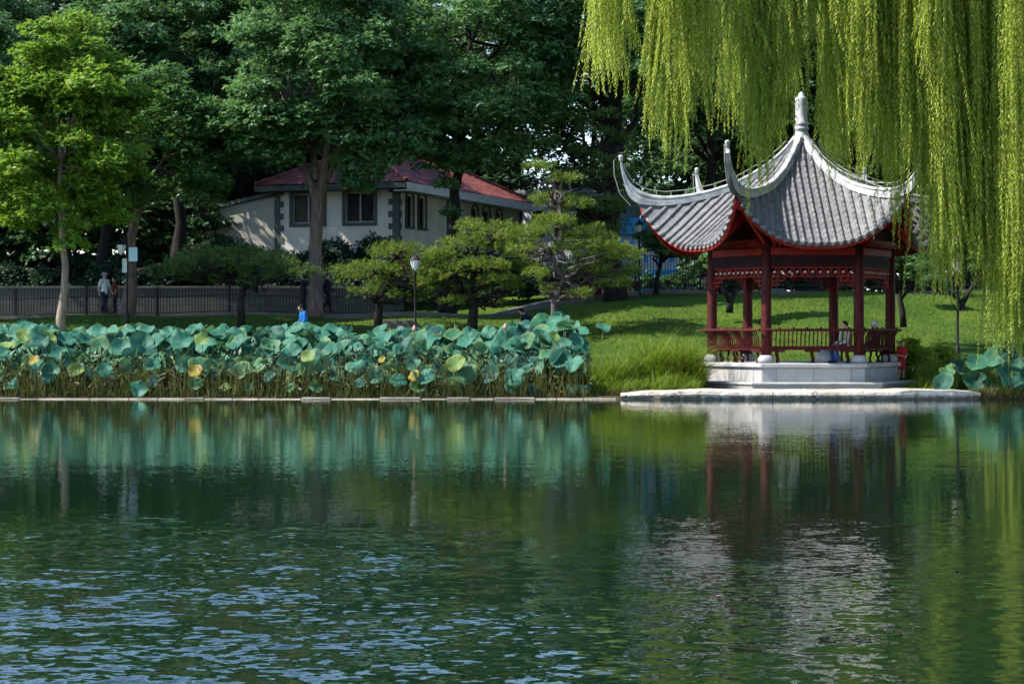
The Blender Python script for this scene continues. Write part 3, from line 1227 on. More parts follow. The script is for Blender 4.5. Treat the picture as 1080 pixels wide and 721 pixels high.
# ------------------------------------------------------------------ house beyond the path
def build_house():
    ang = math.atan2(-6, 16)
    root = thing('house', 'white rendered house with red tiled hipped roof behind the big forked tree', 'house', (-5.55, 100, 0), ang)
    z0, ze = 4.3, 9.35
    # walls as panels with real openings: front (y=0) and right (x=0)
    def wall_x(q, x0, x1, y, th, holes, zt=ze):
        """wall along x, openings (xa, xb, za, zb)"""
        xs = x0
        for xa, xb, za, zb in sorted(holes):
            q.box(xs, xa, y, y + th, z0, zt)
            q.box(xa, xb, y, y + th, z0, za)
            q.box(xa, xb, y, y + th, zb, zt)
            xs = xb
        q.box(xs, x1, y, y + th, z0, zt)
    def wall_y(q, y0, y1, x, th, holes, zt=ze):
        ys = y0
        for ya, yb, za, zb in sorted(holes):
            q.box(x - th, x, ys, ya, z0, zt)
            q.box(x - th, x, ya, yb, z0, za)
            q.box(x - th, x, ya, yb, zb, zt)
            ys = yb
        q.box(x - th, x, ys, y1, z0, zt)
    fh = [(-5.75, -4.05, 7.42, 8.92), (-2.85, -1.30, 7.42, 8.92)]
    q = MB()
    wall_x(q, -6.7, 0, 0, 0.3, fh)
    q.build('front_wall', M['wall_white'], root)
    rh = [(0.95, 1.75, 7.25, 8.75), (2.45, 3.35, 7.25, 8.75), (9.7, 10.5, 7.3, 8.6), (11.3, 12.3, 7.3, 8.6), (13.3, 14.1, 7.3, 8.6)]
    q = MB()
    wall_y(q, 0.30, 17, 0, 0.3, rh)
    q.build('side_wall', M['wall_white'], root)
    q = MB()
    q.box(-6.7, 0, 16.7, 17, z0, ze)
    q.box(-6.7, -6.4, 0.3, 16.7, z0, ze)
    q.build('back_walls', M['wall_white'], root)
    # dark plinth
    q = MB()
    q.box(-6.72, 0.04, -0.05, -0.003, z0, 5.85)
    q.box(0.003, 0.05, -0.003, 17, z0, 5.85)
    q.build('plinth', M['trim_dark'], root)
    # windows
    for xa, xb, za, zb in fh:
        w = MB()
        f = 0.16
        for b in ((xa - f, xb + f, zb, zb + f), (xa - f, xb + f, za - f, za), (xa - f, xa, za, zb), (xb, xb + f, za, zb)):
            w.box(b[0], b[1], -0.05, 0.04, b[2], b[3])
        win = w.build('window', M['trim_dark'], root)
        g = MB()
        g.box(xa, xb, 0.16, 0.19, za, zb)
        g.build('pane', M['window'], win)
        g = MB()
        xm = (xa + xb) / 2
        for b in ((xa, xa + 0.07, za, zb), (xb - 0.07, xb, za, zb), (xm - 0.045, xm + 0.045, za, zb), (xa + 0.07, xm - 0.045, za, za + 0.07), (xm + 0.045, xb - 0.07, za, za + 0.07), (xa + 0.07, xm - 0.045, zb - 0.07, zb), (xm + 0.045, xb - 0.07, zb - 0.07, zb)):
            g.box(b[0], b[1], 0.09, 0.157, b[2], b[3])
        g.build('frame', M['frame_grey'], win)
    for ya, yb, za, zb in rh:
        w = MB()
        f = 0.09
        ym = (ya + yb) / 2
        rad = (yb - ya) / 2
        # arched surround: side jambs, sill and a half-round head
        pts = [(ya - f, za)] + [(ym - (rad + f) * math.cos(PI * k / 10), zb - 0.15 + (rad + f) * 0.75 * math.sin(PI * k / 10)) for k in range(11)] + [(yb + f, za)]
        for (y1, z1), (y2, z2) in zip(pts[:-1], pts[1:]):
            w.beam((0.02, y1, z1), (0.02, y2, z2), 0.08, 0.10, Vector((1, 0, 0)))
        w.box(-0.02, 0.09, ya - 0.15, yb + 0.15, za - 0.12, za - 0.01)
        win = w.build('arched_window', M['trim_dark'], root)
        g = MB()
        g.box(-0.19, -0.16, ya, yb, za, zb)
        g.build('pane', M['window'], win)
        g = MB()
        g.box(-0.155, -0.11, ym - 0.03, ym + 0.03, za, zb)
        for y1 in (ya, yb - 0.06):
            g.box(-0.155, -0.11, y1, y1 + 0.06, za, zb)
        g.build('frame', M['trim_dark'], win)
    # quoins: toothed dark stones up the corners
    for which in range(3):
        q = MB()
        k = 0
        z = 5.85
        while z < 9.2:
            h = 0.30
            wq = 0.52 if k % 2 == 0 else 0.30
            zt = min(9.2, z + h)
            if which == 0:
                q.box(-wq, 0.035, -0.035, -0.003, z, zt)
                q.box(0.003, 0.035, -0.003, wq * 0.7, z, zt)
            elif which == 1:
                q.box(-6.74, -6.70 + wq * 0.9, -0.035, -0.003, z, zt)
            else:
                q.box(0.003, 0.035, 6.2, 6.2 + wq * 0.8, z, zt)
            z += h
            k += 1
        q.build('quoins', M['trim_dark'], root)
    # hipped roof with rows of roll tiles
    ov, rh_ = 0.75, 2.05
    E = [(-6.7 - ov, -ov), (ov, -ov), (ov, 17 + ov), (-6.7 - ov, 17 + ov)]
    mx = -3.35
    ra, rb = Vector((mx, 3.6, ze + rh_)), Vector((mx, 13.4, ze + rh_))
    ez = ze - 0.05
    def slope(e0, e1, t0, t1, name, rows=0.30):
        e0, e1, t0, t1 = (Vector(v) for v in (e0, e1, t0, t1))
        q = MB()
        L = (e1 - e0).length
        n = int(L / rows)
        sub = 6
        d = (e1 - e0).normalized()
        up = (t0 - e0) - d * (t0 - e0).dot(d)
        nv = d.cross(up.normalized())
        if nv.z < 0:
            nv = -nv
        H = up.length
        a0, a1 = (t0 - e0).dot(d), (t1 - e0).dot(d)
        nr = 14
        pts = []
        for i in range(n * sub + 1):
            s = L * i / (n * sub)
            hmax = 1.0
            if s < a0:
                hmax = s / a0
            elif s > a1:
                hmax = (L - s) / (L - a1)
            for j in range(nr + 1):
                h = hmax * j / nr
                rise = (j % 2) * 0.02
                wav = 0.05 * abs(math.sin(PI * s / rows))
                pts.append(e0 + d * s + up * h + nv * (wav + rise))
        q.grid(pts, n * sub + 1, nr + 1)
        q.build(name, M['red_tile'], root)
    e = [Vector((a, b, ez)) for a, b in E]
    slope(e[0], e[1], ra, ra, 'front_roof')
    slope(e[1], e[2], ra, rb, 'side_roof')
    slope(e[3], e[0], rb, ra, 'far_side_roof')
    slope(e[2], e[3], rb, rb, 'back_roof')
    q = MB()
    for a, b in ((e[0], ra), (e[1], ra), (e[2], rb), (e[3], rb), (ra, rb)):
        q.tube([a + Vector((0, 0, 0.08)), b + Vector((0, 0, 0.08))], 0.12, 7)
    q.build('ridge_tiles', M['red_tile'], root)
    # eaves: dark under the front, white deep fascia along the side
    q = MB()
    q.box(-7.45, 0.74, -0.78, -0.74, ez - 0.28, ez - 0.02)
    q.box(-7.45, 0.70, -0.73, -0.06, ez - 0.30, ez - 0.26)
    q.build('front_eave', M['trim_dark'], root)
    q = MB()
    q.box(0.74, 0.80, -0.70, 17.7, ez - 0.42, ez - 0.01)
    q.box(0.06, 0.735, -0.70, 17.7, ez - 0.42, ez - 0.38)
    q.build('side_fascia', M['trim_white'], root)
    # lean-to wing to the left, its top edge rising towards the house
    an = thing('lean_to', 'grey rendered lean-to with a sloping dark roof against the house', 'annex', (-5.55, 100, 0), ang)
    q = MB()
    def slab(y0, y1, za, zb, zl, zr, qq):
        qq.hexa([(-11.75, y0, za), (-6.75, y0, za), (-6.75, y1, za), (-11.75, y1, za), (-11.75, y0, zl), (-6.75, y0, zr), (-6.75, y1, zr), (-11.75, y1, zl)])
    slab(0.05, 5.0, z0, 0, 7.95, 8.85, q)
    q.build('wall', M['wall_grey'], an)
    q = MB()
    q.hexa([(-11.95, -0.15, 7.93), (-6.76, -0.15, 8.87), (-6.76, 5.2, 8.87), (-11.95, 5.2, 7.93), (-11.95, -0.15, 8.10), (-6.76, -0.15, 9.06), (-6.76, 5.2, 9.06), (-11.95, 5.2, 8.10)])
    q.build('roof', M['trim_dark'], an)


build_house()


def build_blue():
    Y = 122.0
    x0, x1 = X(646, Y), X(722, Y)
    root = thing('blue_building', 'bright blue sheet metal building with pale panels glimpsed beyond the tall iron fence', 'building', ((x0 + x1) / 2, Y, 0), R(-32))
    hw = (x1 - x0) / 2
    zb, zt = gz(x0, Y), Z(230, Y)
    q = MB()
    q.box(-hw, hw, 0, 6, zb - 0.3, zt - 0.9)
    q.build('wall', M['pale_blue'], root)
    q = MB()
    q.box(-hw - 0.3, hw + 0.3, -0.35, 6.3, zt - 0.95, zt)
    n = 18
    for k in range(n):
        xx = -hw + 2 * hw * k / n
        q.box(xx, xx + 0.06, -0.39, -0.35, zt - 0.93, zt - 0.02)
    q.build('roof_band', M['blue_sheet'], root)
    q = MB()
    q.box(-hw - 0.02, hw + 0.02, -0.06, -0.003, zb, Z(285, Y))
    q.build('lower_band', M['blue_sheet'], root)
    for k in range(5):
        xx = -hw + 0.5 + k * 0.85
        w = MB()
        w.box(xx, xx + 0.5, -0.05, -0.004, Z(282, Y), Z(258, Y))
        w.build('window', M['trim_white'], root)
    for k in range(5):
        xx = -hw + 0.05 + k * 0.85
        w = MB()
        w.box(xx, xx + 0.35, -0.04, -0.004, Z(276, Y), Z(254, Y))
        w.build('panel', M['blue_sheet'], root)
    Y2 = 128.0
    x0, x1 = X(520, Y2), X(638, Y2)
    root = thing('white_building', 'pale building glimpsed through the pines left of the blue building', 'building', ((x0 + x1) / 2, Y2, 0), R(-28))
    hw = (x1 - x0) / 2
    zb, zt = gz(x0, Y2), Z(205, Y2)
    q = MB()
    q.box(-hw, hw, 0, 6, zb - 0.3, zt)
    q.build('wall', M['trim_white'], root)
    q = MB()
    q.box(-hw - 0.3, hw + 0.3, -0.3, 6.3, zt + 0.003, zt + 0.3)
    q.build('roof', M['frame_grey'], root)
    for k in range(4):
        xx = -hw + 0.7 + k * 1.6
        w = MB()
        w.box(xx, xx + 0.9, -0.05, -0.004, zt - 2.6, zt - 1.0)
        w.build('window', M['window'], root)


build_blue()

# ------------------------------------------------------------------ fences, low wall, lamps
def run_points(d, xa, xb, step):
    """points every step metres along the walk, d metres to its lawn side"""
    pts = [offset_pt(i, d) for i in range(len(PP))]
    out, acc, last = [], 0.0, None
    for p in pts:
        if p.x < xa or p.x > xb:
            continue
        if last is None:
            out.append(p)
        else:
            acc += (p - last).length
            if acc >= step:
                out.append(p)
                acc = 0.0
        last = p
    return out


def iron_fence(label, d, xa, xb, H, rails, step=2.6, bar=0.13, post_m='black_iron', bw=0.026):
    pts = run_points(d, xa, xb, step)
    c = pts[len(pts) // 2]
    root = thing('iron_fence', label, 'fence', (c.x, c.y, gz(c.x, c.y)))
    o = Vector(root.location)
    zs = [gz(p.x, p.y) + 0.06 for p in pts]
    for p, z in zip(pts, zs):
        q = MB()
        b = Vector((p.x, p.y, z)) - o
        w = 0.055
        q.box(b.x - w, b.x + w, b.y - w, b.y + w, b.z - 0.3, b.z + H + 0.05)
        q.box(b.x - w - 0.02, b.x + w + 0.02, b.y - w - 0.02, b.y + w + 0.02, b.z + H + 0.052, b.z + H + 0.09)
        q.build('post', M[post_m], root)
    for (p, z), (p2, z2) in zip(zip(pts[:-1], zs[:-1]), zip(pts[1:], zs[1:])):
        q = MB()
        a, b = Vector((p.x, p.y, z)) - o, Vector((p2.x, p2.y, z2)) - o
        u = Vector((0, 0, 1))
        dd = (b - a).normalized()
        a2, b2 = a + dd * 0.06, b - dd * 0.06
        for r in rails:
            q.beam(a2 + u * r, b2 + u * r, 0.03, 0.04)
        n = int((b - a).length / bar)
        for k in range(1, n):
            t = a.lerp(b, k / n)
            q.beam(t + u * (rails[0] - 0.0), t + u * H, bw, bw, Vector((0, 1, 0)))
            q.poly([t + u * H + Vector((-0.02, -0.01, 0)), t + u * H + Vector((0.02, -0.01, 0)), t + u * (H + 0.07)])
        q.build('rail_panel', M['black_iron'], root)
    return root


iron_fence('low black iron railing running along the lawn below the white house', 0.95, -48, -1.6, 1.12, (0.10, 0.78))
iron_fence('tall black iron fence of upright bars along the top of the lawn', -1.3, 0.6, 46, 1.85, (0.12, 0.35, 1.62), bar=0.14, bw=0.028)


def build_low_wall():
    root = MB()
    pts = []
    for i in range(len(PP)):
        q = offset_pt(i, -2.3)
        if -62 < q.x < -4.5:
            pts.append(q)
    rr = random.Random(2)
    for a, b in zip(pts[:-1], pts[1:]):
        z = gz(a.x, a.y)
        n = Vector((0, 0.22, 0))
        root.hexa([Vector((a.x, a.y, z - .4)), Vector((b.x, b.y, z - .4)), Vector((b.x, b.y + .35, z - .4)), Vector((a.x, a.y + .35, z - .4)),
                   Vector((a.x, a.y, 3.95)), Vector((b.x, b.y, 3.95)), Vector((b.x, b.y + .35, 3.95)), Vector((a.x, a.y + .35, 3.95))])
    o = thing('stone_wall', 'long low grey stone wall behind the walk below the house', 'wall', (0, 0, 0))
    root.build('wall', M['old_wall'], o, uv=True)
    c = MB()
    for a, b in zip(pts[:-1:2], pts[2::2]):
        c.box(a.x + 0.01, b.x - 0.01, a.y - 0.05, a.y + 0.42, 3.953, 4.04)
    c.build('coping', M['concrete'], o)


build_low_wall()


def lamp(label, px, py_base, py_top, Y, arm=False, col='black_iron', s=1.0, signs=False):
    x = X(px, Y)
    zb = gz(x, Y)
    zt = Z(py_top, Y)
    h = zt - zb
    root = thing('street_lamp', label, 'street lamp', (x, Y, zb))
    q = MB()
    q.lathe([(0.13 * s, -0.1), (0.13 * s, 0.12), (0.10 * s, 0.16), (0.105 * s, 0.55), (0.075 * s, 0.62), (0.05 * s, 0.70), (0.042 * s, h - 0.75), (0.06 * s, h - 0.72), (0.05 * s, h - 0.66), (0.03 * s, h - 0.62)], (0, 0, 0), 12)
    if arm:
        q.tube([(0, 0, h - 0.62), (0, 0, h)], 0.035, 8)
        q.tube([(0, 0, h - 0.28), (-0.10, -0.05, h - 0.18), (-0.2, -0.1, h - 0.2)], 0.022, 6)
    q.build('pole', M[col], root, True)
    ox, oy = (-0.22, -0.1) if arm else (0, 0)
    dz = -0.12 if arm else 0.0
    q = MB()
    q.lathe([(0.07 * s, h - 0.62 + dz), (0.13 * s, h - 0.50 + dz), (0.19 * s, h - 0.28 + dz), (0.19 * s, h - 0.24 + dz)], (ox, oy, 0), 10)
    ln = q.build('lantern', M['glass_lamp'], root)
    q = MB()
    q.lathe([(0.23 * s, h - 0.235 + dz), (0.21 * s, h - 0.19 + dz), (0.10 * s, h - 0.08 + dz), (0.05 * s, h - 0.04 + dz), (0.02 * s, h + 0.06 + dz)], (ox, oy, 0), 10)
    for k in range(4):
        a = PI / 4 + k * PI / 2
        q.tube([(ox + 0.08 * s * math.cos(a), oy + 0.08 * s * math.sin(a), h - 0.62 + dz), (ox + 0.205 * s * math.cos(a), oy + 0.205 * s * math.sin(a), h - 0.235 + dz)], 0.012, 5)
    q.build('lantern_cap', M[col], ln)
    if signs:
        q = MB()
        q.box(-0.17, 0.01, -0.10, -0.06, h - 1.45, h - 0.90)
        q.build('notice_plate', M['white_paint'], root)
        q = MB()
        q.box(0.08, 0.42, -0.06, -0.03, h - 1.0, h - 0.45)
        q.build('board', M['pale_blue'], root)
    return root


lamp('black lamp post with side lantern and small boards in front of the thick trunk', 134, 346, 249, 81.5, arm=True, signs=True)
lamp('slim lamp post with white lantern among the yellow green pines', 438, 342, 268, 77.2)
lamp('dark lamp post rising before the blue building', 674, 310, 232, 92.2)
lamp('dark lamp post half veiled by hanging willow, right of the pavilion', 1010, 358, 268, 71.0)


def small_things():
    Y = 92.0
    x = X(627, Y)
    zb = gz(x, Y)
    r = thing('cabinet', 'dark red cabinet standing by the tall iron fence', 'cabinet', (x, Y, zb))
    q = MB()
    q.box(-0.33, 0.33, -0.25, 0.25, 0.1, 0.85)
    q.build('body', M['red_dark'], r, bevel=0.02)
    q = MB()
    q.box(-0.37, 0.37, -0.29, 0.29, 0.853, 0.93)
    q.build('lid', M['red_dark'], r, bevel=0.02)
    q = MB()
    q.box(-0.28, -0.02, -0.27, -0.253, 0.16, 0.80)
    q.box(0.02, 0.28, -0.27, -0.253, 0.16, 0.80)
    q.build('doors', M['red'], r)
    q = MB()
    for a, b in ((-0.28, -0.2), (0.2, 0.28)):
        q.box(a, b, -0.2, 0.2, -0.1, 0.097)
    q.build('feet', M['black_iron'], r)
    for px, py, Y, w, lab in ((418, 333, 82.0, 1.7, 'low pale stone block on the grass left of the slim lamp post'), (815, 309, 91.0, 1.2, 'pale stone block at the top of the lawn behind the pavilion')):
        x = X(px, Y)
        q = MB()
        q.box(-w / 2, w / 2, -0.25, 0.25, -0.15, 0.20)
        q.box(-w / 2 + 0.05, w / 2 - 0.1, -0.2, 0.2, 0.203, 0.27)
        o = q.build('stone_block', M['concrete'], None, bevel=0.02, loc=(x, Y, gz(x, Y)))
        tag(o, lab, 'stone')


small_things()

# ------------------------------------------------------------------ trees
def ell_clumps(rng, c, r, k, cr=(0.8, 1.2), lo=0.5, bottom=-0.55):
    """clump centres spread through an uneven ellipsoid; more of them near its surface"""
    out = []
    sd = rng.random(3) * 50
    while len(out) < k:
        u = rdir(rng, 1)[0]
        if u[2] < bottom:
            continue
        wob = 0.82 + 0.36 * (mnoise.noise(Vector(u * 1.7 + sd)) * 0.5 + 0.5) + 0.25 * mnoise.noise(Vector(u * 3.5 + sd))
        f = lo + (1 - lo) * rng.random() ** 0.6
        p = np.array(c) + u * np.array(r) * f * wob
        out.append((p, rng.uniform(*cr)))
    return out


def crown_mesh(rng, name, clumps, n_per, L, W, flat=0.62, droop=0.35, spray=5):
    """each clump: sprays of leaflets fanned out from twig ends"""
    C = np.array([c for c, _ in clumps])
    Rr = np.array([r for _, r in clumps])
    idx = np.repeat(np.arange(len(C)), n_per)
    n = len(idx)
    u = rdir(rng, n)
    u[:, 2] = np.where(u[:, 2] < -0.2, -u[:, 2] * 0.6, u[:, 2])
    rad = 0.35 + 0.65 * rng.random(n) ** 0.55
    rv = np.stack([Rr[idx], Rr[idx], Rr[idx] * flat], 1)
    # wobble each clump outline
    P = C[idx] + u * rv * rad[:, None] + rng.normal(size=(n, 3)) * 0.06
    D = nrm(u * np.array([1, 1, 0.5]) + rng.normal(size=(n, 3)) * 0.45 + np.array([0, 0, -droop]))
    N = nrm(u * 0.7 + np.array([0, 0, 1.0]) + rng.normal(size=(n, 3)) * 0.35)
    Vs = []
    for s in range(spray):
        a = (s - (spray - 1) / 2) * 0.55
        S = nrm(np.cross(D, N))
        Ds = D * math.cos(a) + S * math.sin(a) + rng.normal(size=(n, 3)) * 0.18
        Ns = N + rng.normal(size=(n, 3)) * 0.28
        Vs.append(leaves(P, Ds, Ns, L * rng.uniform(0.7, 1.25, n), W * rng.uniform(0.7, 1.25, n)))
    return fast_mesh(name, np.concatenate(Vs))


def branch_path(rng, a, b, n=6, wob=0.12, sag=0.0):
    a, b = np.array(a, float), np.array(b, float)
    L = np.linalg.norm(b - a)
    pts = []
    for k in range(n + 1):
        t = k / n
        p = a * (1 - t) + b * t + rng.normal(size=3) * wob * L * 0.25 * math.sin(PI * t)
        p[2] += sag * L * math.sin(PI * t)
        pts.append(Vector(p))
    return pts


def trunk_mb(rng, h, r, path=None, lean=(0, 0), targets=(), fork=0.6, jit=0.1):
    """tapered trunk with limbs reaching to the given points (local coordinates)"""
    q = MB()
    if path is None:
        n = 9
        path = []
        for k in range(n + 1):
            t = k / n
            path.append(Vector((lean[0] * t + rng.normal() * r * 0.35 * (t > 0), lean[1] * t + rng.normal() * r * 0.35 * (t > 0), -0.3 + (h + 0.3) * t)))
    n = len(path) - 1
    rad = [r * (1.45 if k == 0 else 1.12 if k == 1 else 1.0 - 0.62 * (k / n)) for k in range(n + 1)]
    q.tube(path, rad, 10, jit=jit, rng=rng)
    for tp in targets:
        t0 = rng.uniform(fork, 0.95)
        k = min(n - 1, int(t0 * n))
        st = path[k].lerp(path[k + 1], t0 * n - k)
        rr = r * (1.0 - 0.62 * t0) * rng.uniform(0.45, 0.65)
        bp = branch_path(rng, st, tp, 6, 0.35, 0.05)
        q.tube(bp, [rr * (1 - 0.85 * j / 6) + 0.012 for j in range(7)], 6)
    return q


def make_tree(name, label, px, Y, crown_px, leaf='ash', bark='bark', trunk_r=0.3, k=80, n_per=110, L=0.22, W=0.085,
              seed=0, cr=(0.8, 1.25), lo=0.5, cat='tree', group=None, depth=None, flat=0.62, droop=0.35, trunk_top=None, bottom=-0.55, extra=()):
    """crown_px = (centre px, centre py, half width px, half height px)"""
    rng = np.random.default_rng(seed)
    x = X(px, Y)
    zb = gz(x, Y)
    root = thing(name, label, cat, (x, Y, zb), group=group)
    cx, cy, hw, hh = crown_px
    s = Y / F
    c = np.array([X(cx, Y) - x, 0, Z(cy, Y) - zb])
    r = np.array([hw * s, depth or hw * s * 0.9, hh * s])
    cl = ell_clumps(rng, c, r, k, cr, lo, bottom)
    for ex, ey, er in extra:
        p = at(ex, ey, Y - 1.0)
        cl.append((np.array([p.x - x, -1.0 + rng.normal() * 0.3, p.z - zb]), er))
    tg = [cl[i][0] for i in range(0, len(cl), max(1, len(cl) // 12))]
    h = (c[2] + r[2] * 0.3) if trunk_top is None else Z(trunk_top, Y) - zb
    q = trunk_mb(rng, h, trunk_r, None, (c[0] * 0.6, 0), tg, 0.45)
    q.build('trunk', M[bark], root, True)
    me = crown_mesh(rng, 'crown', cl, n_per, L, W, flat, droop)
    link('crown', me, M[leaf], root)
    return root


make_tree('maple_tree', 'young yellow green tree with slim pale trunk standing in the lawn behind the lotus', 66, 80, (62, 150, 92, 130), 'maple', 'bark_light', 0.17, 190, 95, 0.20, 0.10, 21, (0.55, 0.85), 0.3, flat=0.7, droop=0.25, bottom=-0.8)
make_tree('shade_tree', 'mid green tree with a thick brown trunk beside the board-hung lamp post', 130, 85.6, (172, 168, 68, 92), 'mid', 'bark', 0.29, 75, 80, 0.22, 0.09, 22, (0.7, 1.05), 0.45)
make_tree('shade_tree', 'dark tree with straight black trunk left of the lean-to', 188, 99.5, (208, 75, 98, 140), 'ash2', 'bark_dark', 0.33, 130, 90, 0.26, 0.10, 23, (0.9, 1.4), 0.4, depth=5.0)


def forked_tree():
    rng = np.random.default_rng(31)
    Y = 85.9
    x = X(333, Y)
    zb = gz(x, Y)
    root = thing('forked_tree', 'big tree whose brown trunk forks low in front of the white house', 'tree', (x, Y, zb))
    def loc(px, py, dy=0.0):
        p = at(px, py, Y + dy)
        return Vector((p.x - x, dy, p.z - zb))
    q = MB()
    trunk = [loc(333, 334), loc(333, 325), loc(333, 300), loc(333, 260), loc(334, 228), loc(335, 210), loc(336, 200)]
    q.tube(trunk, [0.40, 0.32, 0.28, 0.265, 0.265, 0.28, 0.21], 12, jit=0.08, rng=rng)
    limbs = [([loc(334, 214), loc(328, 195), loc(321, 172, 0.3), (loc(308, 135, 1)), loc(295, 90, 1)], 0.20),
             ([loc(336, 212), loc(341, 190), loc(344, 165, -0.3), loc(352, 110, -1), loc(360, 50, -1)], 0.25),
             ([loc(341, 192), loc(351, 175), loc(362, 150, -0.3), loc(385, 120, -0.8), loc(400, 80, -1)], 0.20),
             ([loc(334, 190), loc(331, 165, 0.6), loc(330, 120, 1.2), loc(325, 60, 1.5)], 0.20)]
    for pts, r in limbs:
        q.tube(pts, [r * (1 - 0.65 * k / (len(pts) - 1)) for k in range(len(pts))], 9)
    s = Y / F
    cl = ell_clumps(rng, (loc(345, 62)), (98 * s, 3.8, 122 * s), 165, (0.75, 1.15), 0.5, -0.85)
    for ex, ey, er in ((372, 178, 0.8), (385, 165, 0.9), (364, 170, 0.6), (380, 182, 0.65), (392, 188, 0.55), (370, 190, 0.5), (385, 198, 0.4), (374, 152, 0.8), (300, 150, 0.9), (410, 160, 0.9), (430, 158, 0.9), (300, 172, 0.8), (282, 165, 0.9), (268, 150, 1.0), (402, 172, 0.8), (420, 168, 0.8), (265, 120, 1.0), (262, 90, 1.0),  (395, 180, 0.6), (375, 195, 0.55), (290, 150, 0.9), (280, 120, 1.0), (300, 165, 0.7), (415, 150, 0.9), (440, 140, 1.0)):
        p = loc(ex, ey, -1.2)
        cl.append((np.array(p), er))
    for ex in range(250, 445, 11):
        for ey in (118, 140, 160):
            if 306 < ex < 362 and ey > 120:
                continue
            p = loc(ex + rng.uniform(-6, 6), ey + rng.uniform(-7, 6), rng.uniform(-1.6, 0.6))
            cl.append((np.array(p), rng.uniform(0.6, 0.85)))
    for i in range(0, len(cl), 8):
        b = limbs[i % 4][0][-2]
        q.tube(branch_path(rng, b, cl[i][0], 5, 0.3), [0.09, 0.075, 0.06, 0.045, 0.03, 0.02], 6)
    q.build('trunk', M['bark'], root, True)
    link('crown', crown_mesh(rng, 'crown', cl, 105, 0.22, 0.085), M['ash'], root)


forked_tree()
make_tree('shade_tree', 'dense dark green tree with dark trunk before the side of the house', 472, 88.5, (508, 62, 112, 122), 'ash', 'bark_dark', 0.30, 165, 100, 0.23, 0.09, 24, (0.8, 1.3), 0.5, bottom=-0.75,
          extra=((425, 158, 0.8), (436, 150, 0.8), (450, 158, 0.8), (466, 164, 0.8), (482, 168, 0.8), (498, 160, 0.8), (515, 155, 0.9), (420, 135, 0.9), (445, 135, 0.9), (470, 140, 0.9), (495, 140, 0.9), (520, 175, 0.9), (545, 165, 0.9), (565, 150, 1.0), (410, 150, 0.8), (455, 175, 0.8), (480, 180, 0.7), (440, 165, 0.8), (500, 165, 1.0), (470, 195, 0.5), (475, 225, 0.45), (530, 160, 1.0)))
make_tree('shade_tree', 'very dark tree with thick black trunk right of the tall layered pine', 650, 90.5, (640, 52, 105, 120), 'ash2', 'bark_dark', 0.40, 130, 90, 0.26, 0.10, 25, (0.9, 1.4), 0.4, depth=5.0)
make_tree('shade_tree', 'dark tree behind the left roof horn of the pavilion', 752, 98.0, (745, 110, 95, 150), 'ash2', 'bark_dark', 0.32, 110, 80, 0.26, 0.10, 26, (0.9, 1.4), 0.4)
make_tree('shade_tree', 'dark tree behind the pavilion spire and the willow curtain', 858, 99.0, (862, 100, 100, 160), 'ash2', 'bark_dark', 0.30, 90, 80, 0.28, 0.11, 27, (1.0, 1.5), 0.4)
make_tree('shade_tree', 'dark tree behind the right side of the willow', 985, 97.0, (990, 110, 100, 165), 'ash2', 'bark_dark', 0.30, 90, 80, 0.28, 0.11, 28, (1.0, 1.5), 0.4)
make_tree('shade_tree', 'mid green tree crown showing high between the yellow tree and the dark tree', 110, 96.0, (118, 60, 66, 85), 'ash', 'bark_dark', 0.28, 70, 80, 0.25, 0.10, 29, (0.8, 1.3), 0.45)
make_tree('small_tree', 'small bushy tree by the tall fence under the left roof horn', 690, 92.0, (706, 258, 30, 34), 'mid', 'bark_dark', 0.13, 28, 70, 0.20, 0.08, 33, (0.4, 0.65), 0.4)
make_tree('shade_tree', 'dark tree at the far left edge behind the yellow green tree', -30, 93.0, (-28, 110, 80, 150), 'ash2', 'bark_dark', 0.30, 80, 80, 0.26, 0.10, 34, (0.9, 1.4), 0.4)
make_tree('shade_tree', 'large dark tree past the right edge of the view behind the willow', 1110, 96.0, (1105, 130, 90, 165), 'ash2', 'bark_dark', 0.30, 80, 80, 0.28, 0.11, 35, (1.0, 1.5), 0.4)


make_tree('shade_tree', 'dark tree added beyond the left edge to shade the walk before the lean-to', -70, 84.0, (-75, 120, 85, 150), 'ash2', 'bark_dark', 0.32, 90, 80, 0.28, 0.11, 36, (0.9, 1.4), 0.4)  # added past the left edge to cast shade into the view
make_tree('shade_tree', 'dark tree between the black trunk and the white house', 252, 106.0, (250, 80, 70, 120), 'ash2', 'bark_dark', 0.28, 90, 80, 0.28, 0.11, 37, (0.9, 1.4), 0.4)
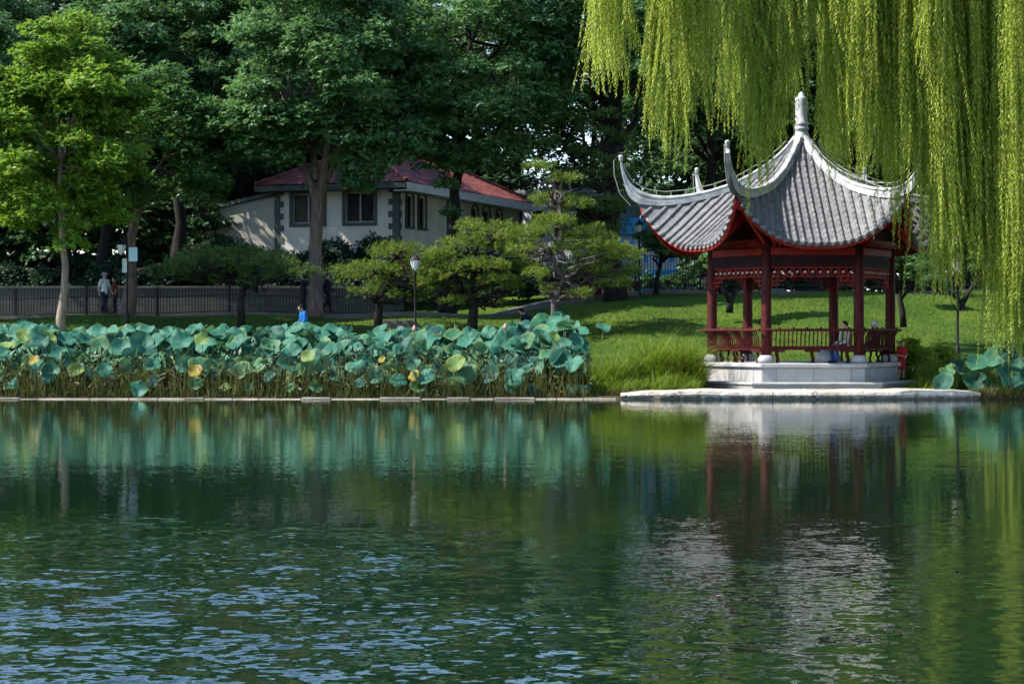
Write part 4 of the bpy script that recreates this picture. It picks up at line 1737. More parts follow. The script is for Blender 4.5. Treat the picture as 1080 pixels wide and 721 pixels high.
# the wood that closes the view: each tree its own object, three crowns reused
def backdrop():
    protos = []
    rng = np.random.default_rng(50)
    spots = []
    for row, (Y, st, off) in enumerate(((108, 92, 0), (120, 88, 40), (134, 84, 15))):
        px = -330 + off
        while px < 1420:
            spots.append((px + rng.uniform(-18, 18), Y + rng.uniform(-3, 3), row))
            px += st
    names = ['dark broadleaf tree in the wood that closes the view', 'black green broadleaf tree deep in the wood behind', 'far broadleaf tree showing through the wood']
    for v in range(3):
        r2 = np.random.default_rng(60 + v)
        H = 20.5
        cl = ell_clumps(r2, (0, 0, 11.2), (4.3 + 0.3 * v, 4.0, 10.3), 105, (1.1, 1.7), 0.45, -1.0)
        me = crown_mesh(r2, 'crown', cl, 70, 0.34, 0.14)
        q = trunk_mb(r2, 14, 0.34, None, (0.2, 0), [cl[i][0] for i in range(0, 95, 9)], 0.4)
        protos.append((me, q.mesh('trunk', True)))
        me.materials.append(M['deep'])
        protos[-1][1].materials.append(M['bark_dark'])
    i = 0
    for px, Y, row in spots:
        x = X(px, Y)
        if 505 < px < 735 and row == 0:
            continue            # the gap over the pale and blue buildings
        if 515 < px < 735 and row == 1:
            continue
        if -14 < x < 2 and Y < 118:
            continue            # the house stands here
        me, tm = protos[i % 3]
        root = thing('broadleaf_tree', names[row] , 'tree', (x, Y, gz(x, Y) - 0.1), rng.uniform(0, 6.28), 'trees of the wood closing the view, row %s' % ('nearest', 'middle', 'farthest')[row])
        f = rng.uniform(0.86, 1.12) * (0.93 if px < 80 else 1.03)
        root.scale = (f * rng.uniform(0.95, 1.15), f * rng.uniform(0.95, 1.15), f)
        link('crown', me, None, root)
        link('trunk', tm, None, root)
        i += 1


backdrop()


def thicket():
    """head-high undergrowth between the trunks, nobody could count its bushes"""
    rng = np.random.default_rng(72)
    cl = []
    for x in np.arange(-70, 75, 1.5):
        if -13.5 < x < 3.5:
            continue
        for Y in (103.5, 107.0):
            xx = x + rng.uniform(-0.5, 0.5)
            if -2 < xx < 9.5:
                top = 1.2
            elif 2.5 < xx < 14.5:
                top = 2.2
            else:
                top = rng.uniform(2.6, 4.6)
            z = gz(xx, Y)
            for t in np.arange(0.4, top, 0.9):
                cl.append((np.array([xx, Y + rng.uniform(-0.7, 0.7), z + t]), rng.uniform(0.8, 1.15)))
    # the far side of the wood reads as one mass
    for x in np.arange(-95, 96, 3.0):
        if -0.5 < x < 11.5:
            continue
        for zz in np.arange(0.5, 15.5, 2.2):
            xx = x + rng.uniform(-1.2, 1.2)
            Y = 150 + rng.uniform(-3, 3)
            cl.append((np.array([xx, Y, gz(xx, Y) + zz]), rng.uniform(1.6, 2.4)))
    near = [c for c in cl if c[0][1] < 130]
    far = [c for c in cl if c[0][1] >= 130]
    me = crown_mesh(rng, 'far_wood', far, 130, 0.55, 0.34)
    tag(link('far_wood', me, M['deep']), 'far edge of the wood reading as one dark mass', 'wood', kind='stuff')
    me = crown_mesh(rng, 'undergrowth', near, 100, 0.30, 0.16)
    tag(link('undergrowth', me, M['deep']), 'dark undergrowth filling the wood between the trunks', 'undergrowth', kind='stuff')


thicket()


def hedge_row():
    rng = np.random.default_rng(70)
    cl = ell_clumps(rng, (0, 0, 0.75), (1.15, 0.8, 0.85), 22, (0.35, 0.55), 0.3, -0.6)
    me = crown_mesh(rng, 'shrub', cl, 110, 0.13, 0.06)
    me.materials.append(M['hedge'])
    sm = trunk_mb(rng, 0.9, 0.05, None, (0, 0), [c for c, _ in cl[:8]], 0.2).mesh('stems', True)
    sm.materials.append(M['bark_dark'])
    k = 0
    for row, (Y, a, b, st) in enumerate(((92.2, -40, 1, 1.7), (94.8, -42, 3, 1.9), (97.4, -16, -5, 1.9))):
        x = a
        while x < b:
            y = Y + rng.uniform(-0.4, 0.4)
            root = thing('shrub', ('dark evergreen shrub in the hedge just behind the low stone wall', 'dark evergreen shrub in the second row behind the low stone wall', 'dark shrub planted against the foot of the house')[row], 'shrub', (x, y, gz(x, y) - 0.05), rng.uniform(0, 6.28),
                         ('front hedge shrubs behind the low wall', 'second row of hedge shrubs', 'shrubs at the foot of the house')[row])
            f = rng.uniform(0.8, 1.25)
            root.scale = (f, f, f * rng.uniform(0.85, 1.2))
            o = link('foliage', me, None, root)
            link('stems', sm, None, root)
            x += st * rng.uniform(0.8, 1.2)
            k += 1


hedge_row()


# ---- pines: flat pads of needle tufts on crooked limbs
def pine_pads(rng, pads, n_tuft, nl=0.17, nw=0.020, needles=10, thick=0.36):
    Vs = []
    for c, r in pads:
        n = int(n_tuft * (r / 0.8) ** 2)
        a = rng.uniform(0, 2 * PI, n)
        lobes = 1 + 0.25 * np.sin(a * 3 + rng.uniform(0, 6)) + 0.15 * np.sin(a * 5 + rng.uniform(0, 6))
        rr = r * np.sqrt(rng.random(n)) * lobes
        z = thick * r * (1 - (rr / (r * 1.3)) ** 2) * rng.uniform(-0.35, 1.0, n) + 0.06 * rng.normal(size=n)
        T = np.stack([c[0] + rr * np.cos(a), c[1] + rr * np.sin(a), c[2] + z], 1)
        ax = nrm(np.stack([np.cos(a) * 0.5, np.sin(a) * 0.5, np.full(n, 0.9)], 1) + rng.normal(size=(n, 3)) * 0.35)
        T = np.repeat(T, needles, 0)
        ax = np.repeat(ax, needles, 0)
        m = len(T)
        D = nrm(ax * 0.75 + rdir(rng, m) * 0.85)
        Vs.append(leaves(T, D, rdir(rng, m), nl * rng.uniform(0.7, 1.3, m), nw))
    return fast_mesh('needles', np.concatenate(Vs))


def pine(label, px, Y, pads_px, trunk_px, r0, leaf='pine', bark='bark_dark', seed=0, n_tuft=105, cat='pine tree'):
    """pads_px: (px, py, radius px) of each needle pad"""
    rng = np.random.default_rng(seed)
    x = X(px, Y)
    zb = gz(x, Y)
    root = thing('pine_tree', label, cat, (x, Y, zb))
    def loc(a, b, dy=0):
        p = at(a, b, Y + dy)
        return Vector((p.x - x, dy, p.z - zb))
    pads = []
    for a, b, rp in pads_px:
        dy = rng.uniform(-1.2, 0.9)
        pads.append((np.array(loc(a, b, dy)), rp * Y / F))
        # a lesser pad behind for depth
        dy2 = dy + rng.uniform(0.6, 1.6)
        pads.append((np.array(loc(a + rng.uniform(-12, 12), b - rng.uniform(-3, 7), dy2)), rp * 0.8 * Y / F))
        for _ in range(2):
            g = rng.uniform(0, 6.28)
            pads.append((np.array(loc(a + rp * 0.9 * math.cos(g), b + rp * 0.45 * math.sin(g), dy - rng.uniform(-0.4, 0.7))), rp * rng.uniform(0.22, 0.38) * Y / F))
    path = [loc(a, b) for a, b in trunk_px]
    path[0] = Vector((path[0].x, path[0].y, -0.2))
    q = MB()
    n = len(path) - 1
    q.tube(path, [r0 * (1.25 if k == 0 else 1 - 0.6 * k / n) for k in range(n + 1)], 9, jit=0.15, rng=rng)
    for c, r in pads[::1]:
        # leave the trunk at the nearest lower point
        best = min(path[1:], key=lambda p: (p - Vector(c)).length + max(0, p.z - c[2]) * 1.5)
        q.tube(branch_path(rng, best, c - np.array([0, 0, 0.05]), 5, 0.45), [r0 * 0.38, r0 * 0.32, r0 * 0.26, r0 * 0.2, r0 * 0.13, r0 * 0.08], 6)
    q.build('trunk', M[bark], root, True)
    link('crown', pine_pads(rng, pads, n_tuft), M[leaf], root)
    return root


pine('low spreading dark pine on the lawn before the lean-to', 255, 80.5, [(182, 287, 24), (206, 279, 26), (232, 273, 28), (258, 270, 26), (284, 279, 26), (308, 288, 22), (272, 291, 24), (215, 294, 20), (325, 287, 14), (190, 277, 16), (246, 284, 20), (262, 300, 12)],
     [(255, 336), (254, 318), (257, 303), (252, 292), (256, 280)], 0.16, 'pine_dark', seed=81)
pine('low yellow green pine left of the slim lamp post', 392, 80.5, [(372, 292, 20), (392, 281, 22), (414, 268, 24), (432, 263, 18), (404, 300, 18), (436, 284, 22), (385, 308, 14), (424, 299, 18), (448, 302, 14), (440, 316, 12), (410, 286, 18), (456, 290, 20), (452, 272, 18), (420, 312, 12)],
     [(398, 336), (400, 318), (408, 300), (404, 286), (416, 272)], 0.16, 'pine', seed=82)
pine('broad yellow green pine with drooping lower pads right of the slim lamp post', 500, 79.5, [(468, 268, 22), (490, 258, 24), (512, 248, 24), (530, 262, 24), (544, 280, 20), (482, 284, 24), (508, 280, 24), (526, 296, 20), (472, 302, 20), (498, 304, 20), (510, 318, 18), (452, 296, 16), (538, 302, 14), (460, 282, 16), (496, 240, 16), (480, 318, 14), (528, 240, 14), (552, 268, 20), (550, 288, 18), (452, 280, 18), (540, 250, 18)],
     [(497, 340), (500, 322), (494, 305), (502, 285), (498, 268), (510, 252)], 0.19, 'pine', seed=83, n_tuft=125)
pine('open pine with a crooked pale grey trunk above the crouching person', 586, 78.0, [(562, 246, 20), (586, 234, 22), (606, 216, 20), (576, 210, 18), (622, 250, 24), (642, 262, 22), (658, 272, 20), (600, 262, 20), (628, 284, 22), (592, 190, 14), (566, 288, 14), (612, 310, 13), (566, 176, 12), (646, 300, 16), (552, 264, 16), (578, 306, 9), (664, 288, 12)],
     [(584, 334), (585, 316), (592, 303), (594, 292), (586, 282), (583, 270), (590, 256), (596, 240), (588, 215)], 0.14, 'pine', 'bark_grey', seed=84, n_tuft=165)
pine('tall dark pine of stacked flat layers rising left of the roof horn', 640, 88.0, [(640, 122, 14), (628, 140, 18), (652, 150, 18), (620, 162, 24), (648, 172, 24), (612, 188, 26), (640, 196, 28), (662, 186, 20), (606, 214, 26), (632, 222, 28), (660, 216, 24), (620, 240, 26), (642, 244, 22), (600, 236, 18), (630, 270, 22), (612, 258, 20), (622, 285, 20), (640, 293, 18)],
     [(643, 313), (643, 290), (641, 260), (642, 230), (640, 200), (641, 165), (640, 130)], 0.26, 'pine_dark', 'bark_dark', seed=85, n_tuft=100)
pine('dark pine leaning over the walk beside the tall fence', 768, 90.0, [(742, 262, 16), (765, 268, 18), (750, 280, 14), (785, 272, 14), (735, 290, 10)], [(764, 312), (758, 300), (748, 290), (744, 275)], 0.13, 'pine_dark', 'bark_dark', seed=86)


def crooked(label, px, Y, pts_list, r, seed):
    """bare crooked low trunk with a few leafy twigs"""
    rng = np.random.default_rng(seed)
    x = X(px, Y)
    zb = gz(x, Y)
    root = thing('crooked_tree', label, 'tree', (x, Y, zb))
    q = MB()
    ends = []
    for pts, rad in pts_list:
        P3 = []
        for a, b, dy in pts:
            p = at(a, b, Y + dy)
            P3.append(Vector((p.x - x, dy, p.z - zb)))
        n = len(P3) - 1
        q.tube(P3, [rad * (1 - 0.6 * k / n) for k in range(n + 1)], 8, jit=0.15, rng=rng)
        ends.append((np.array(P3[-1]), 0.55))
        ends.append((np.array(P3[-2]) + np.array([0, 0, 0.3]), 0.45))
    q.build('trunk', M['bark_dark'], root, True)
    link('crown', crown_mesh(rng, 'crown', ends, 160, 0.16, 0.06), M['ash'], root)


crooked('low crooked tree with bent grey limbs seen between the left columns', 770, 80.0,
        [([(769, 330, 0), (770, 318, 0), (776, 306, 0.2), (790, 300, 0.4), (806, 296, 0.5), (818, 285, 0.5)], 0.15), ([(770, 320, 0), (764, 305, -0.2), (757, 290, -0.3), (752, 272, -0.3)], 0.11), ([(776, 306, 0.2), (778, 290, 0.3), (784, 272, 0.3)], 0.08)], 0.15, 91)
crooked('low crooked tree with dark limbs just right of the pavilion columns', 955, 72.0,
        [([(953, 345, 0), (952, 330, 0), (948, 310, 0), (955, 290, 0.2), (965, 272, 0.3)], 0.13), ([(950, 315, 0), (962, 300, -0.2), (972, 282, -0.3)], 0.08), ([(948, 310, 0), (940, 290, 0), (938, 270, 0)], 0.08)], 0.13, 92)
crooked('low crooked tree with forked dark limbs behind the right lamp post', 1016, 82.0,
        [([(1016, 336, 0), (1015, 320, 0), (1005, 310, 0), (990, 306, 0.2), (978, 296, 0.2)], 0.14), ([(1015, 320, 0), (1024, 305, 0), (1034, 290, 0.2), (1036, 272, 0.2)], 0.12)], 0.14, 93)

# ------------------------------------------------------------------ weeping willow
def build_willow():
    rng = np.random.default_rng(101)
    Yt = 64.5
    xt = X(1118, Yt)
    zb = gz(xt, Yt)
    root = thing('weeping_willow', 'huge weeping willow trailing yellow green curtains over the pavilion roof', 'willow', (xt, Yt, zb))
    o = np.array([xt, Yt, zb])
    def W(px, py, Y):
        return Vector(at(px, py, Y)) - Vector(o)
    q = MB()
    q.tube([Vector((0, 0, -0.3)), Vector((0.02, 0, 0.6)), Vector((0.1, 0, 2.5)), Vector((0.0, -0.2, 5)), Vector((-0.3, -0.4, 7.5)), Vector((-0.5, -0.6, 10.5))], [0.75, 0.55, 0.48, 0.45, 0.42, 0.3], 12, jit=0.15, rng=rng)
    top = Vector((-0.5, -0.6, 10.2))
    limbs = []
    for (px, Y, zt) in ((640, 58.5, 14.0), (720, 57.0, 14.6), (800, 60.5, 15.2), (860, 56.8, 15.0), (930, 62.0, 15.8), (985, 56.5, 15.0), (1040, 60.0, 16.0), (1150, 60.0, 15.5), (1230, 63.0, 15.0), (1080, 67.0, 16.0), (900, 68.0, 15.5)):
        e = Vector((X(px, Y), Y, zt)) - Vector(o)
        pts = branch_path(rng, top - Vector((0, 0, rng.uniform(0, 3))), e, 9, 0.10, 0.14)
        limbs.append(pts)
        q.tube(pts, [0.24 * (1 - 0.85 * k / 9) + 0.02 for k in range(10)], 7)
    q.build('trunk', M['bark'], root, True)
    # where the curtains hang: (px left, px right, lowest row min, max, metres deep min, max, bundles)
    zones = [(622, 660, 45, 112, 57.5, 59.5, 15), (640, 656, 95, 118, 57.5, 58.5, 2), (683, 746, 60, 150, 56.5, 59.0, 24), (692, 722, 130, 196, 57.0, 58.2, 8),
             (762, 788, 50, 125, 57.5, 60.5, 10), (784, 828, 95, 188, 57.5, 60.0, 28), (826, 868, 20, 88, 57.5, 60.0, 16), (795, 822, 190, 262, 58.0, 58.8, 5), (838, 852, 70, 118, 58, 59, 3),
             (872, 956, 110, 205, 57.0, 60.0, 44), (866, 960, 130, 205, 72.0, 74.0, 40), (760, 840, 80, 150, 72.0, 74.0, 24), (938, 956, 210, 305, 57.5, 59.0, 7),
             (956, 985, 90, 150, 57.0, 59.5, 16), (982, 1004, 190, 290, 57.0, 59.5, 18), (980, 992, 300, 388, 58.0, 58.8, 3), (985, 1045, 210, 318, 57.0, 61.5, 44),
             (1040, 1085, 280, 392, 56.5, 61.0, 38), (1060, 1150, 250, 390, 56.5, 62.5, 60), (1000, 1200, 120, 280, 61.0, 68.0, 60), (1150, 1300, 200, 380, 57, 66, 50)]
    Ps, Ds, Ls, Ns, back = [], [], [], [], []
    tw = MB()
    for (p0, p1, b0, b1, y0, y1, nb) in zones:
        for _ in range(max(1, int(nb * 0.8))):
            px = rng.uniform(p0, p1)
            Y = rng.uniform(y0, y1)
            zlow = Z(rng.uniform(b0, b1), Y)
            ztop = rng.uniform(12.4, 15.2)
            cx = X(px, Y)
            ns = int(rng.integers(10, 18))
            sway = rng.normal(size=2) * 0.26 + np.array([0.10, 0])
            ph = rng.uniform(0, 6.28)
            spread = rng.uniform(0.07, 0.30)
            for s in range(ns):
                dx, dy = rng.normal(size=2) * spread
                zl = zlow + abs(rng.normal()) * (1.1 if rng.random() < 0.65 else 3.0)
                zt = ztop + rng.uniform(-0.8, 0.6)
                L = zt - zl
                if L < 0.6:
                    continue
                n = int(L / 0.036)
                t = (np.arange(n) + rng.random()) / n
                d = t * L
                sx = cx + dx * (0.5 + 0.6 * t) + sway[0] * t ** 2 + 0.07 * np.sin(ph + d * 0.9 + s * 0.7)
                sy = Y + dy * (0.5 + 0.6 * t) + sway[1] * t ** 2 + 0.05 * np.cos(ph + d * 1.1 + s * 2)
                sz = zt - d
                P = np.stack([sx, sy, sz], 1)
                a = np.arange(n) * 2.4 + rng.uniform(0, 6.28)
                side = np.stack([np.cos(a), np.sin(a), np.zeros(n)], 1)
                D = nrm(side * rng.uniform(0.35, 0.75, n)[:, None] + np.array([0, 0, -1.0]) + rng.normal(size=(n, 3)) * 0.12)
                Ps.append(P)
                Ds.append(D)
                taper = np.where(t > 0.93, 0.75, 1.0)
                Ls.append(rng.uniform(0.10, 0.17, n) * taper)
                Ns.append(nrm(side + rng.normal(size=(n, 3)) * 0.5))
                back.append(np.full(n, Y > 61.0))
                if s % 4 == 0:
                    k = max(3, n // 24)
                    ii = np.linspace(0, n - 1, k).astype(int)
                    tw.tube([Vector(P[i] - o) for i in ii], 0.006, 3, False)
    P, D, L, N = np.concatenate(Ps), np.concatenate(Ds), np.concatenate(Ls), np.concatenate(Ns)
    V = leaves(P - o, D, N, L, 0.029 * rng.uniform(0.6, 1.4, len(P)), 0.03)
    link('crown', fast_mesh('trailing_leaves', V), M['willow'], root)
    tw.build('twigs', M['stalk'], root)
    print('willow leaves', len(P))


build_willow()

# ------------------------------------------------------------------ lotus
def lotus_leaf_mesh(seed, cup, wav):
    rng = np.random.default_rng(seed)
    q = MB()
    n, m = 36, 7
    a1, a2, a3 = rng.uniform(0, 6.28, 3)
    q.v.append((0, 0, -0.01))
    for i in range(1, m + 1):
        f = i / m
        for j in range(n):
            a = 2 * PI * j / n
            r = 0.40 * f * (1 + 0.05 * math.sin(2 * a + a1) * f + 0.03 * math.sin(5 * a + a2) * f)
            z = cup * (f ** 1.6) * 0.40 + wav * f ** 2 * (math.sin(3 * a + a2) * 0.05 + math.sin(2 * a + a3) * 0.05 + math.sin(8 * a + a1) * 0.012)
            if f == 1:
                z -= 0.02
            q.v.append((r * math.cos(a), r * math.sin(a), z))
    for j in range(n):
        q.f.append((0, 1 + j, 1 + (j + 1) % n))
    for i in range(m - 1):
        for j in range(n):
            a, b = 1 + i * n + j, 1 + i * n + (j + 1) % n
            q.f.append((a, a + n, b + n, b))
    return q.mesh('leaf', True)


def build_lotus():
    rng = np.random.default_rng(120)
    kinds = ['teal', 'green', 'dark', 'yellow', 'lime']
    meshes = {}
    for k in kinds:
        meshes[k] = []
        for v in range(6):
            me = lotus_leaf_mesh(200 + v, (0.22, 0.30, 0.10, 0.36, -0.12, 0.18)[v], (1.0, 0.7, 1.3, 1.0, 1.5, 1.8)[v])
            me.materials.append(M['lotus_' + k])
            meshes[k].append(me)
    st = MB()
    st.tube([(0, 0, 0), (0.02, 0.0, 0.35), (0.03, 0.01, 0.7), (0, 0, 1.0)], 0.012, 6)
    stem = st.mesh('stalk', True)
    stem.materials.append(M['stalk'])

    def plant(px, py, Y, size, kind, pitch, az, label, group, v=None):
        """leaf centre seen at (px, py), standing Y metres off; pitch tips its face towards azimuth az"""
        c = at(px, py, Y)
        zb = max(-0.25, min(gz(c.x, Y) - 0.05, c.z - 0.1))
        root = thing('lotus_plant', label, 'lotus', (c.x, Y, zb), group=group)
        lf = link('leaf', meshes[kind][int(rng.integers(0, 6)) if v is None else v], None, root)
        h = c.z - zb
        lf.location = (0, 0, h)
        s = size * 0.86 / 0.40
        lf.scale = (s, s, s)
        lf.rotation_mode = 'QUATERNION'
        nv = Vector((math.sin(pitch) * math.cos(az), math.sin(pitch) * math.sin(az), math.cos(pitch)))
        qz = nv.to_track_quat('Z', 'Y')
        from mathutils import Quaternion
        lf.rotation_quaternion = qz @ Quaternion((0, 0, 1), rng.uniform(0, 6.28))
        sk = link('stalk', stem, None, root)
        sk.scale = (1, 1, h + 0.02)
        sk.rotation_euler = (0, 0, rng.uniform(0, 6.28))
        return root

    seg = [(-60, 105, 'before the yellow green tree'), (105, 225, 'below the lean-to'),
           (225, 345, 'below the forked tree'), (345, 480, 'below the slim lamp post'), (480, 640, 'at the bed\'s grassy right end')]

    def where(px):
        for a, b, t in seg:
            if px < b:
                return t
        return seg[-1][2]

    def top_row(px):
        return float(np.interp(px, [-60, 0, 30, 60, 120, 150, 200, 260, 330, 380, 420, 470, 520, 550, 590, 612, 625], [345, 346, 343, 348, 352, 346, 347, 350, 345, 350, 348, 350, 352, 340, 337, 348, 372]))

    n = 0
    # three bands: the crowded top, the flank below it, single low leaves over the stalks
    # back rows : nearly level plates seen edge on, then tipped leaves, then big facing ones
    for i in range(70):
        px = rng.uniform(-25, 606)
        py = top_row(px) + rng.uniform(-1, 9)
        plant(px, py, rng.uniform(64.5, 66.5), rng.uniform(0.27, 0.40), rng.choice(['teal', 'teal', 'green', 'dark'], p=[.4, .3, .2, .1]), rng.uniform(0.25, 0.85), rng.normal(-PI / 2, 0.9),
              'lotus leaf along the bed\'s crest ' + where(px), 'lotus leaves along the crest, ' + where(px))
    for i in range(104):
        px = -26 + 642 * (i + rng.uniform(-0.8, 0.8)) / 104
        f = rng.random()
        py = top_row(px) + 9 + f * 30
        plant(px, py, 64.6 - f * 2.6 + rng.uniform(-0.4, 0.4), rng.uniform(0.30, 0.45), rng.choice(['teal', 'green', 'dark', 'lime'], p=[.60, .24, .13, .03]), rng.uniform(0.45, 1.15), rng.normal(-PI / 2, 0.75),
              'broad lotus leaf facing the lake, upper flank, ' + where(px), 'lotus leaves on the upper flank, ' + where(px))
    for i in range(62):
        px = -26 + 642 * (i + rng.uniform(-0.9, 0.9)) / 62
        py = top_row(px) + rng.uniform(34, 50)
        plant(px, py, rng.uniform(61.4, 62.8), rng.uniform(0.27, 0.42), rng.choice(['teal', 'green', 'dark', 'lime'], p=[.45, .28, .22, .05]), rng.uniform(0.6, 1.3), rng.normal(-PI / 2, 0.7),
              'lotus leaf hanging low over the stalks ' + where(px), 'low hanging lotus leaves, ' + where(px))
    # the single leaves the eye picks out
    low = [(12, 406, 'teal', 0.28), (80, 391, 'lime', 0.29), (110, 390, 'teal', 0.29), (147, 410, 'teal', 0.33), (163, 402, 'dark', 0.24), (206, 404, 'green', 0.28), (237, 409, 'lime', 0.20), (263, 409, 'teal', 0.20),
           (307, 409, 'green', 0.22), (333, 408, 'green', 0.24), (420, 402, 'teal', 0.30), (447, 397, 'teal', 0.38), (441, 408, 'green', 0.32), (484, 408, 'teal', 0.30), (491, 393, 'green', 0.42), (543, 397, 'teal', 0.38), (541, 407, 'teal', 0.3),
           (561, 412, 'dark', 0.23), (603, 411, 'teal', 0.22), (617, 410, 'teal', 0.22), (606, 383, 'teal', 0.34), (40, 384, 'teal', 0.25), (285, 398, 'dark', 0.22), (380, 404, 'dark', 0.22)]
    for px, py, k, s in low:
        plant(px, py, rng.uniform(60.8, 61.3), s, k, rng.uniform(0.7, 1.1), rng.normal(-PI / 2, 0.4), 'small single lotus leaf just above the waterline ' + where(px), 'single lotus leaves just above the waterline, ' + where(px))
    for px, py, k, s, lab in ((36, 380, 'yellow', 0.20, 'orange yellow withered lotus leaf near the left end of the bed'), (206, 391, 'yellow', 0.26, 'withered yellow lotus leaf in the bed below the lean-to'), (213, 358, 'lime', 0.26, 'yellowish lotus leaf among the teal ones below the lean-to'),
                              (437, 396, 'yellow', 0.22, 'small bright yellow lotus leaf low in the bed below the slim lamp post'), (481, 383, 'lime', 0.34, 'large lime yellow lotus leaf right of the slim lamp post'), (325, 376, 'lime', 0.26, 'pale lime lotus leaf below the blue clad person'),
                              (403, 379, 'yellow', 0.14, 'tiny orange lotus leaf half hidden below the slim lamp post'), (584, 355, 'lime', 0.22, 'browning lotus leaf high at the right end of the bed')):
        plant(px, py, 61.0 if py > 370 else 62.4, s, k, 1.0, rng.normal(-PI / 2, 0.3), lab, None, 0)
    plant(636, 346, 62.0, 0.27, 'teal', 0.55, -1.2, 'lone lotus leaf on a tall stalk above the grass right of the bed', None, 0)
    # the clump at the right of the landing
    for px, py, k, s, p_ in ((1010, 389, 'dark', 0.40, 0.9), (1033, 383, 'teal', 0.44, 0.7), (1052, 376, 'teal', 0.42, 1.2), (1058, 396, 'teal', 0.40, 1.3), (1028, 402, 'dark', 0.42, 1.1), (996, 404, 'dark', 0.38, 1.1), (1000, 392, 'green', 0.30, 0.8), (1068, 384, 'teal', 0.40, 0.9), (1075, 402, 'dark', 0.38, 1.2), (1090, 390, 'teal', 0.4, 0.8), (1108, 398, 'teal', 0.4, 0.9), (1064, 370, 'dark', 0.36, 1.2), (1042, 406, 'green', 0.26, 1.0)):
        plant(px, py, rng.uniform(61.0, 62.0), s, k, p_, rng.normal(-PI / 2, 0.5), 'dark teal lotus leaf in the small clump right of the stone ledge', 'lotus leaves of the small clump right of the stone ledge')
    # the leaves that crowd in behind and between those, too many to tell apart
    Vs, Fs, mi = [], [], []
    off = 0
    pool = [lotus_leaf_mesh(230 + v, (0.22, 0.30, 0.10, 0.36)[v], (1.0, 1.4, 1.3, 1.6)[v]) for v in range(4)]
    PV = [np.array([q.co[:] for q in me.vertices]) for me in pool]
    PF = [[tuple(p.vertices) for p in me.polygons] for me in pool]
    for i in range(620):
        px = -26 + 640 * rng.random()
        f = rng.random()
        py = top_row(px) + 2 + f * (46 if i < 430 else 66)
        Y = 66.6 - f * 4.2 + rng.uniform(-0.2, 0.8)
        c = np.array(at(px, py, Y))
        pitch, az = rng.uniform(0.3, 1.2), rng.normal(-PI / 2, 0.9)
        nv = Vector((math.sin(pitch) * math.cos(az), math.sin(pitch) * math.sin(az), math.cos(pitch)))
        m3 = np.array(nv.to_track_quat('Z', 'Y').to_matrix())
        k = int(rng.integers(0, 4))
        P = PV[k] * (rng.uniform(0.24, 0.38) / 0.40)
        Vs.append(P @ m3.T + c)
        Fs += [tuple(x + off for x in fc) for fc in PF[k]]
        mi += [int(rng.choice([0, 1, 2]))] * len(PF[k])
        off += len(P)
    me = bpy.data.meshes.new('lotus_leaves')
    me.from_pydata(np.concatenate(Vs).tolist(), [], Fs)
    for k in ('teal', 'green', 'dark'):
        me.materials.append(M['plain_' + k])
    me.polygons.foreach_set("material_index", mi)
    me.polygons.foreach_set("use_smooth", [True] * len(Fs))
    tag(link('lotus_leaves', me, None), 'mass of further lotus leaves crowding in behind the nearer ones', 'lotus leaves', kind='stuff')
    # buds
    for px, py, Y, lab in ((437, 347, 63.5, 'pale pink lotus bud on its stalk above the leaves by the slim lamp post'), (533, 345, 63.5, 'pinkish lotus bud on its stalk left of the crouching person')):
        c = at(px, py, Y)
        zb = gz(c.x, Y)
        r = thing('lotus_bud', lab, 'lotus bud', (c.x, Y, zb))
        q = MB()
        q.lathe([(0.01, -0.08), (0.05, -0.05), (0.065, 0.0), (0.05, 0.06), (0.02, 0.11), (0.003, 0.13)], (0, 0, c.z - zb), 10)
        q.build('bud', M['bud'], r, True)
        q = MB()
        q.tube([(0, 0, -0.1), (0.02, 0, (c.z - zb) * .5), (0, 0, c.z - zb - 0.05)], 0.012, 6)
        q.build('stalk', M['stalk'], r)
    # the thicket of stalks and dry stems below the leaves
    m = 5200
    px = rng.uniform(-70, 622, m)
    Y = 60.75 + rng.random(m) ** 1.3 * 5.0
    x = X(px, Y)
    h = rng.uniform(0.15, 1.0, m) ** 1.3 * 1.45 * np.where(Y < 61.5, 0.75, 1.0)
    base = np.stack([x, Y, np.full(m, -0.05)], 1)
    lean = rng.normal(size=(m, 2)) * 0.24
    Vs = []
    w = rng.uniform(0.010, 0.022, m)
    tipp = base + np.stack([lean[:, 0] * h, lean[:, 1] * h, h], 1)
    S = nrm(np.stack([np.ones(m), rng.normal(size=m) * 0.5, np.zeros(m)], 1)) * w[:, None]
    Vs.append(np.stack([base - S, base + S, tipp + S * 0.5, tipp - S * 0.5], 1).reshape(-1, 3))
    S2 = np.stack([-S[:, 1], S[:, 0], S[:, 2]], 1)
    Vs.append(np.stack([base - S2, base + S2, tipp + S2 * 0.5, tipp - S2 * 0.5], 1).reshape(-1, 3))
    # drooping dry blades and scraps
    m2 = 5200
    px = rng.uniform(-70, 622, m2)
    Y = 60.75 + rng.random(m2) * 3.5
    P = np.stack([X(px, Y), Y, rng.uniform(0.02, 1.0, m2)], 1)
    D = nrm(np.stack([rng.normal(size=m2), rng.normal(size=m2), rng.normal(size=m2) * 0.9 + 0.3], 1))
    Vs.append(leaves(P, D, rdir(rng, m2), rng.uniform(0.12, 0.40, m2), rng.uniform(0.015, 0.04, m2)))
    tag(link('lotus_stalks', fast_mesh('lotus_stalks', np.concatenate(Vs)), M['dry']), 'tangle of dry and green stalks under the lotus leaves', 'stalks', kind='stuff')
    # dark green leaves and weeds added to darken the gaps between the stalks
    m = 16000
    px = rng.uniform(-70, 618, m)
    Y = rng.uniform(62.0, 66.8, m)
    P = np.stack([X(px, Y), Y, rng.uniform(0.05, 1.3, m) + np.clip((Y - 63.0) * 0.28, 0, 0.75) * rng.random(m)], 1)
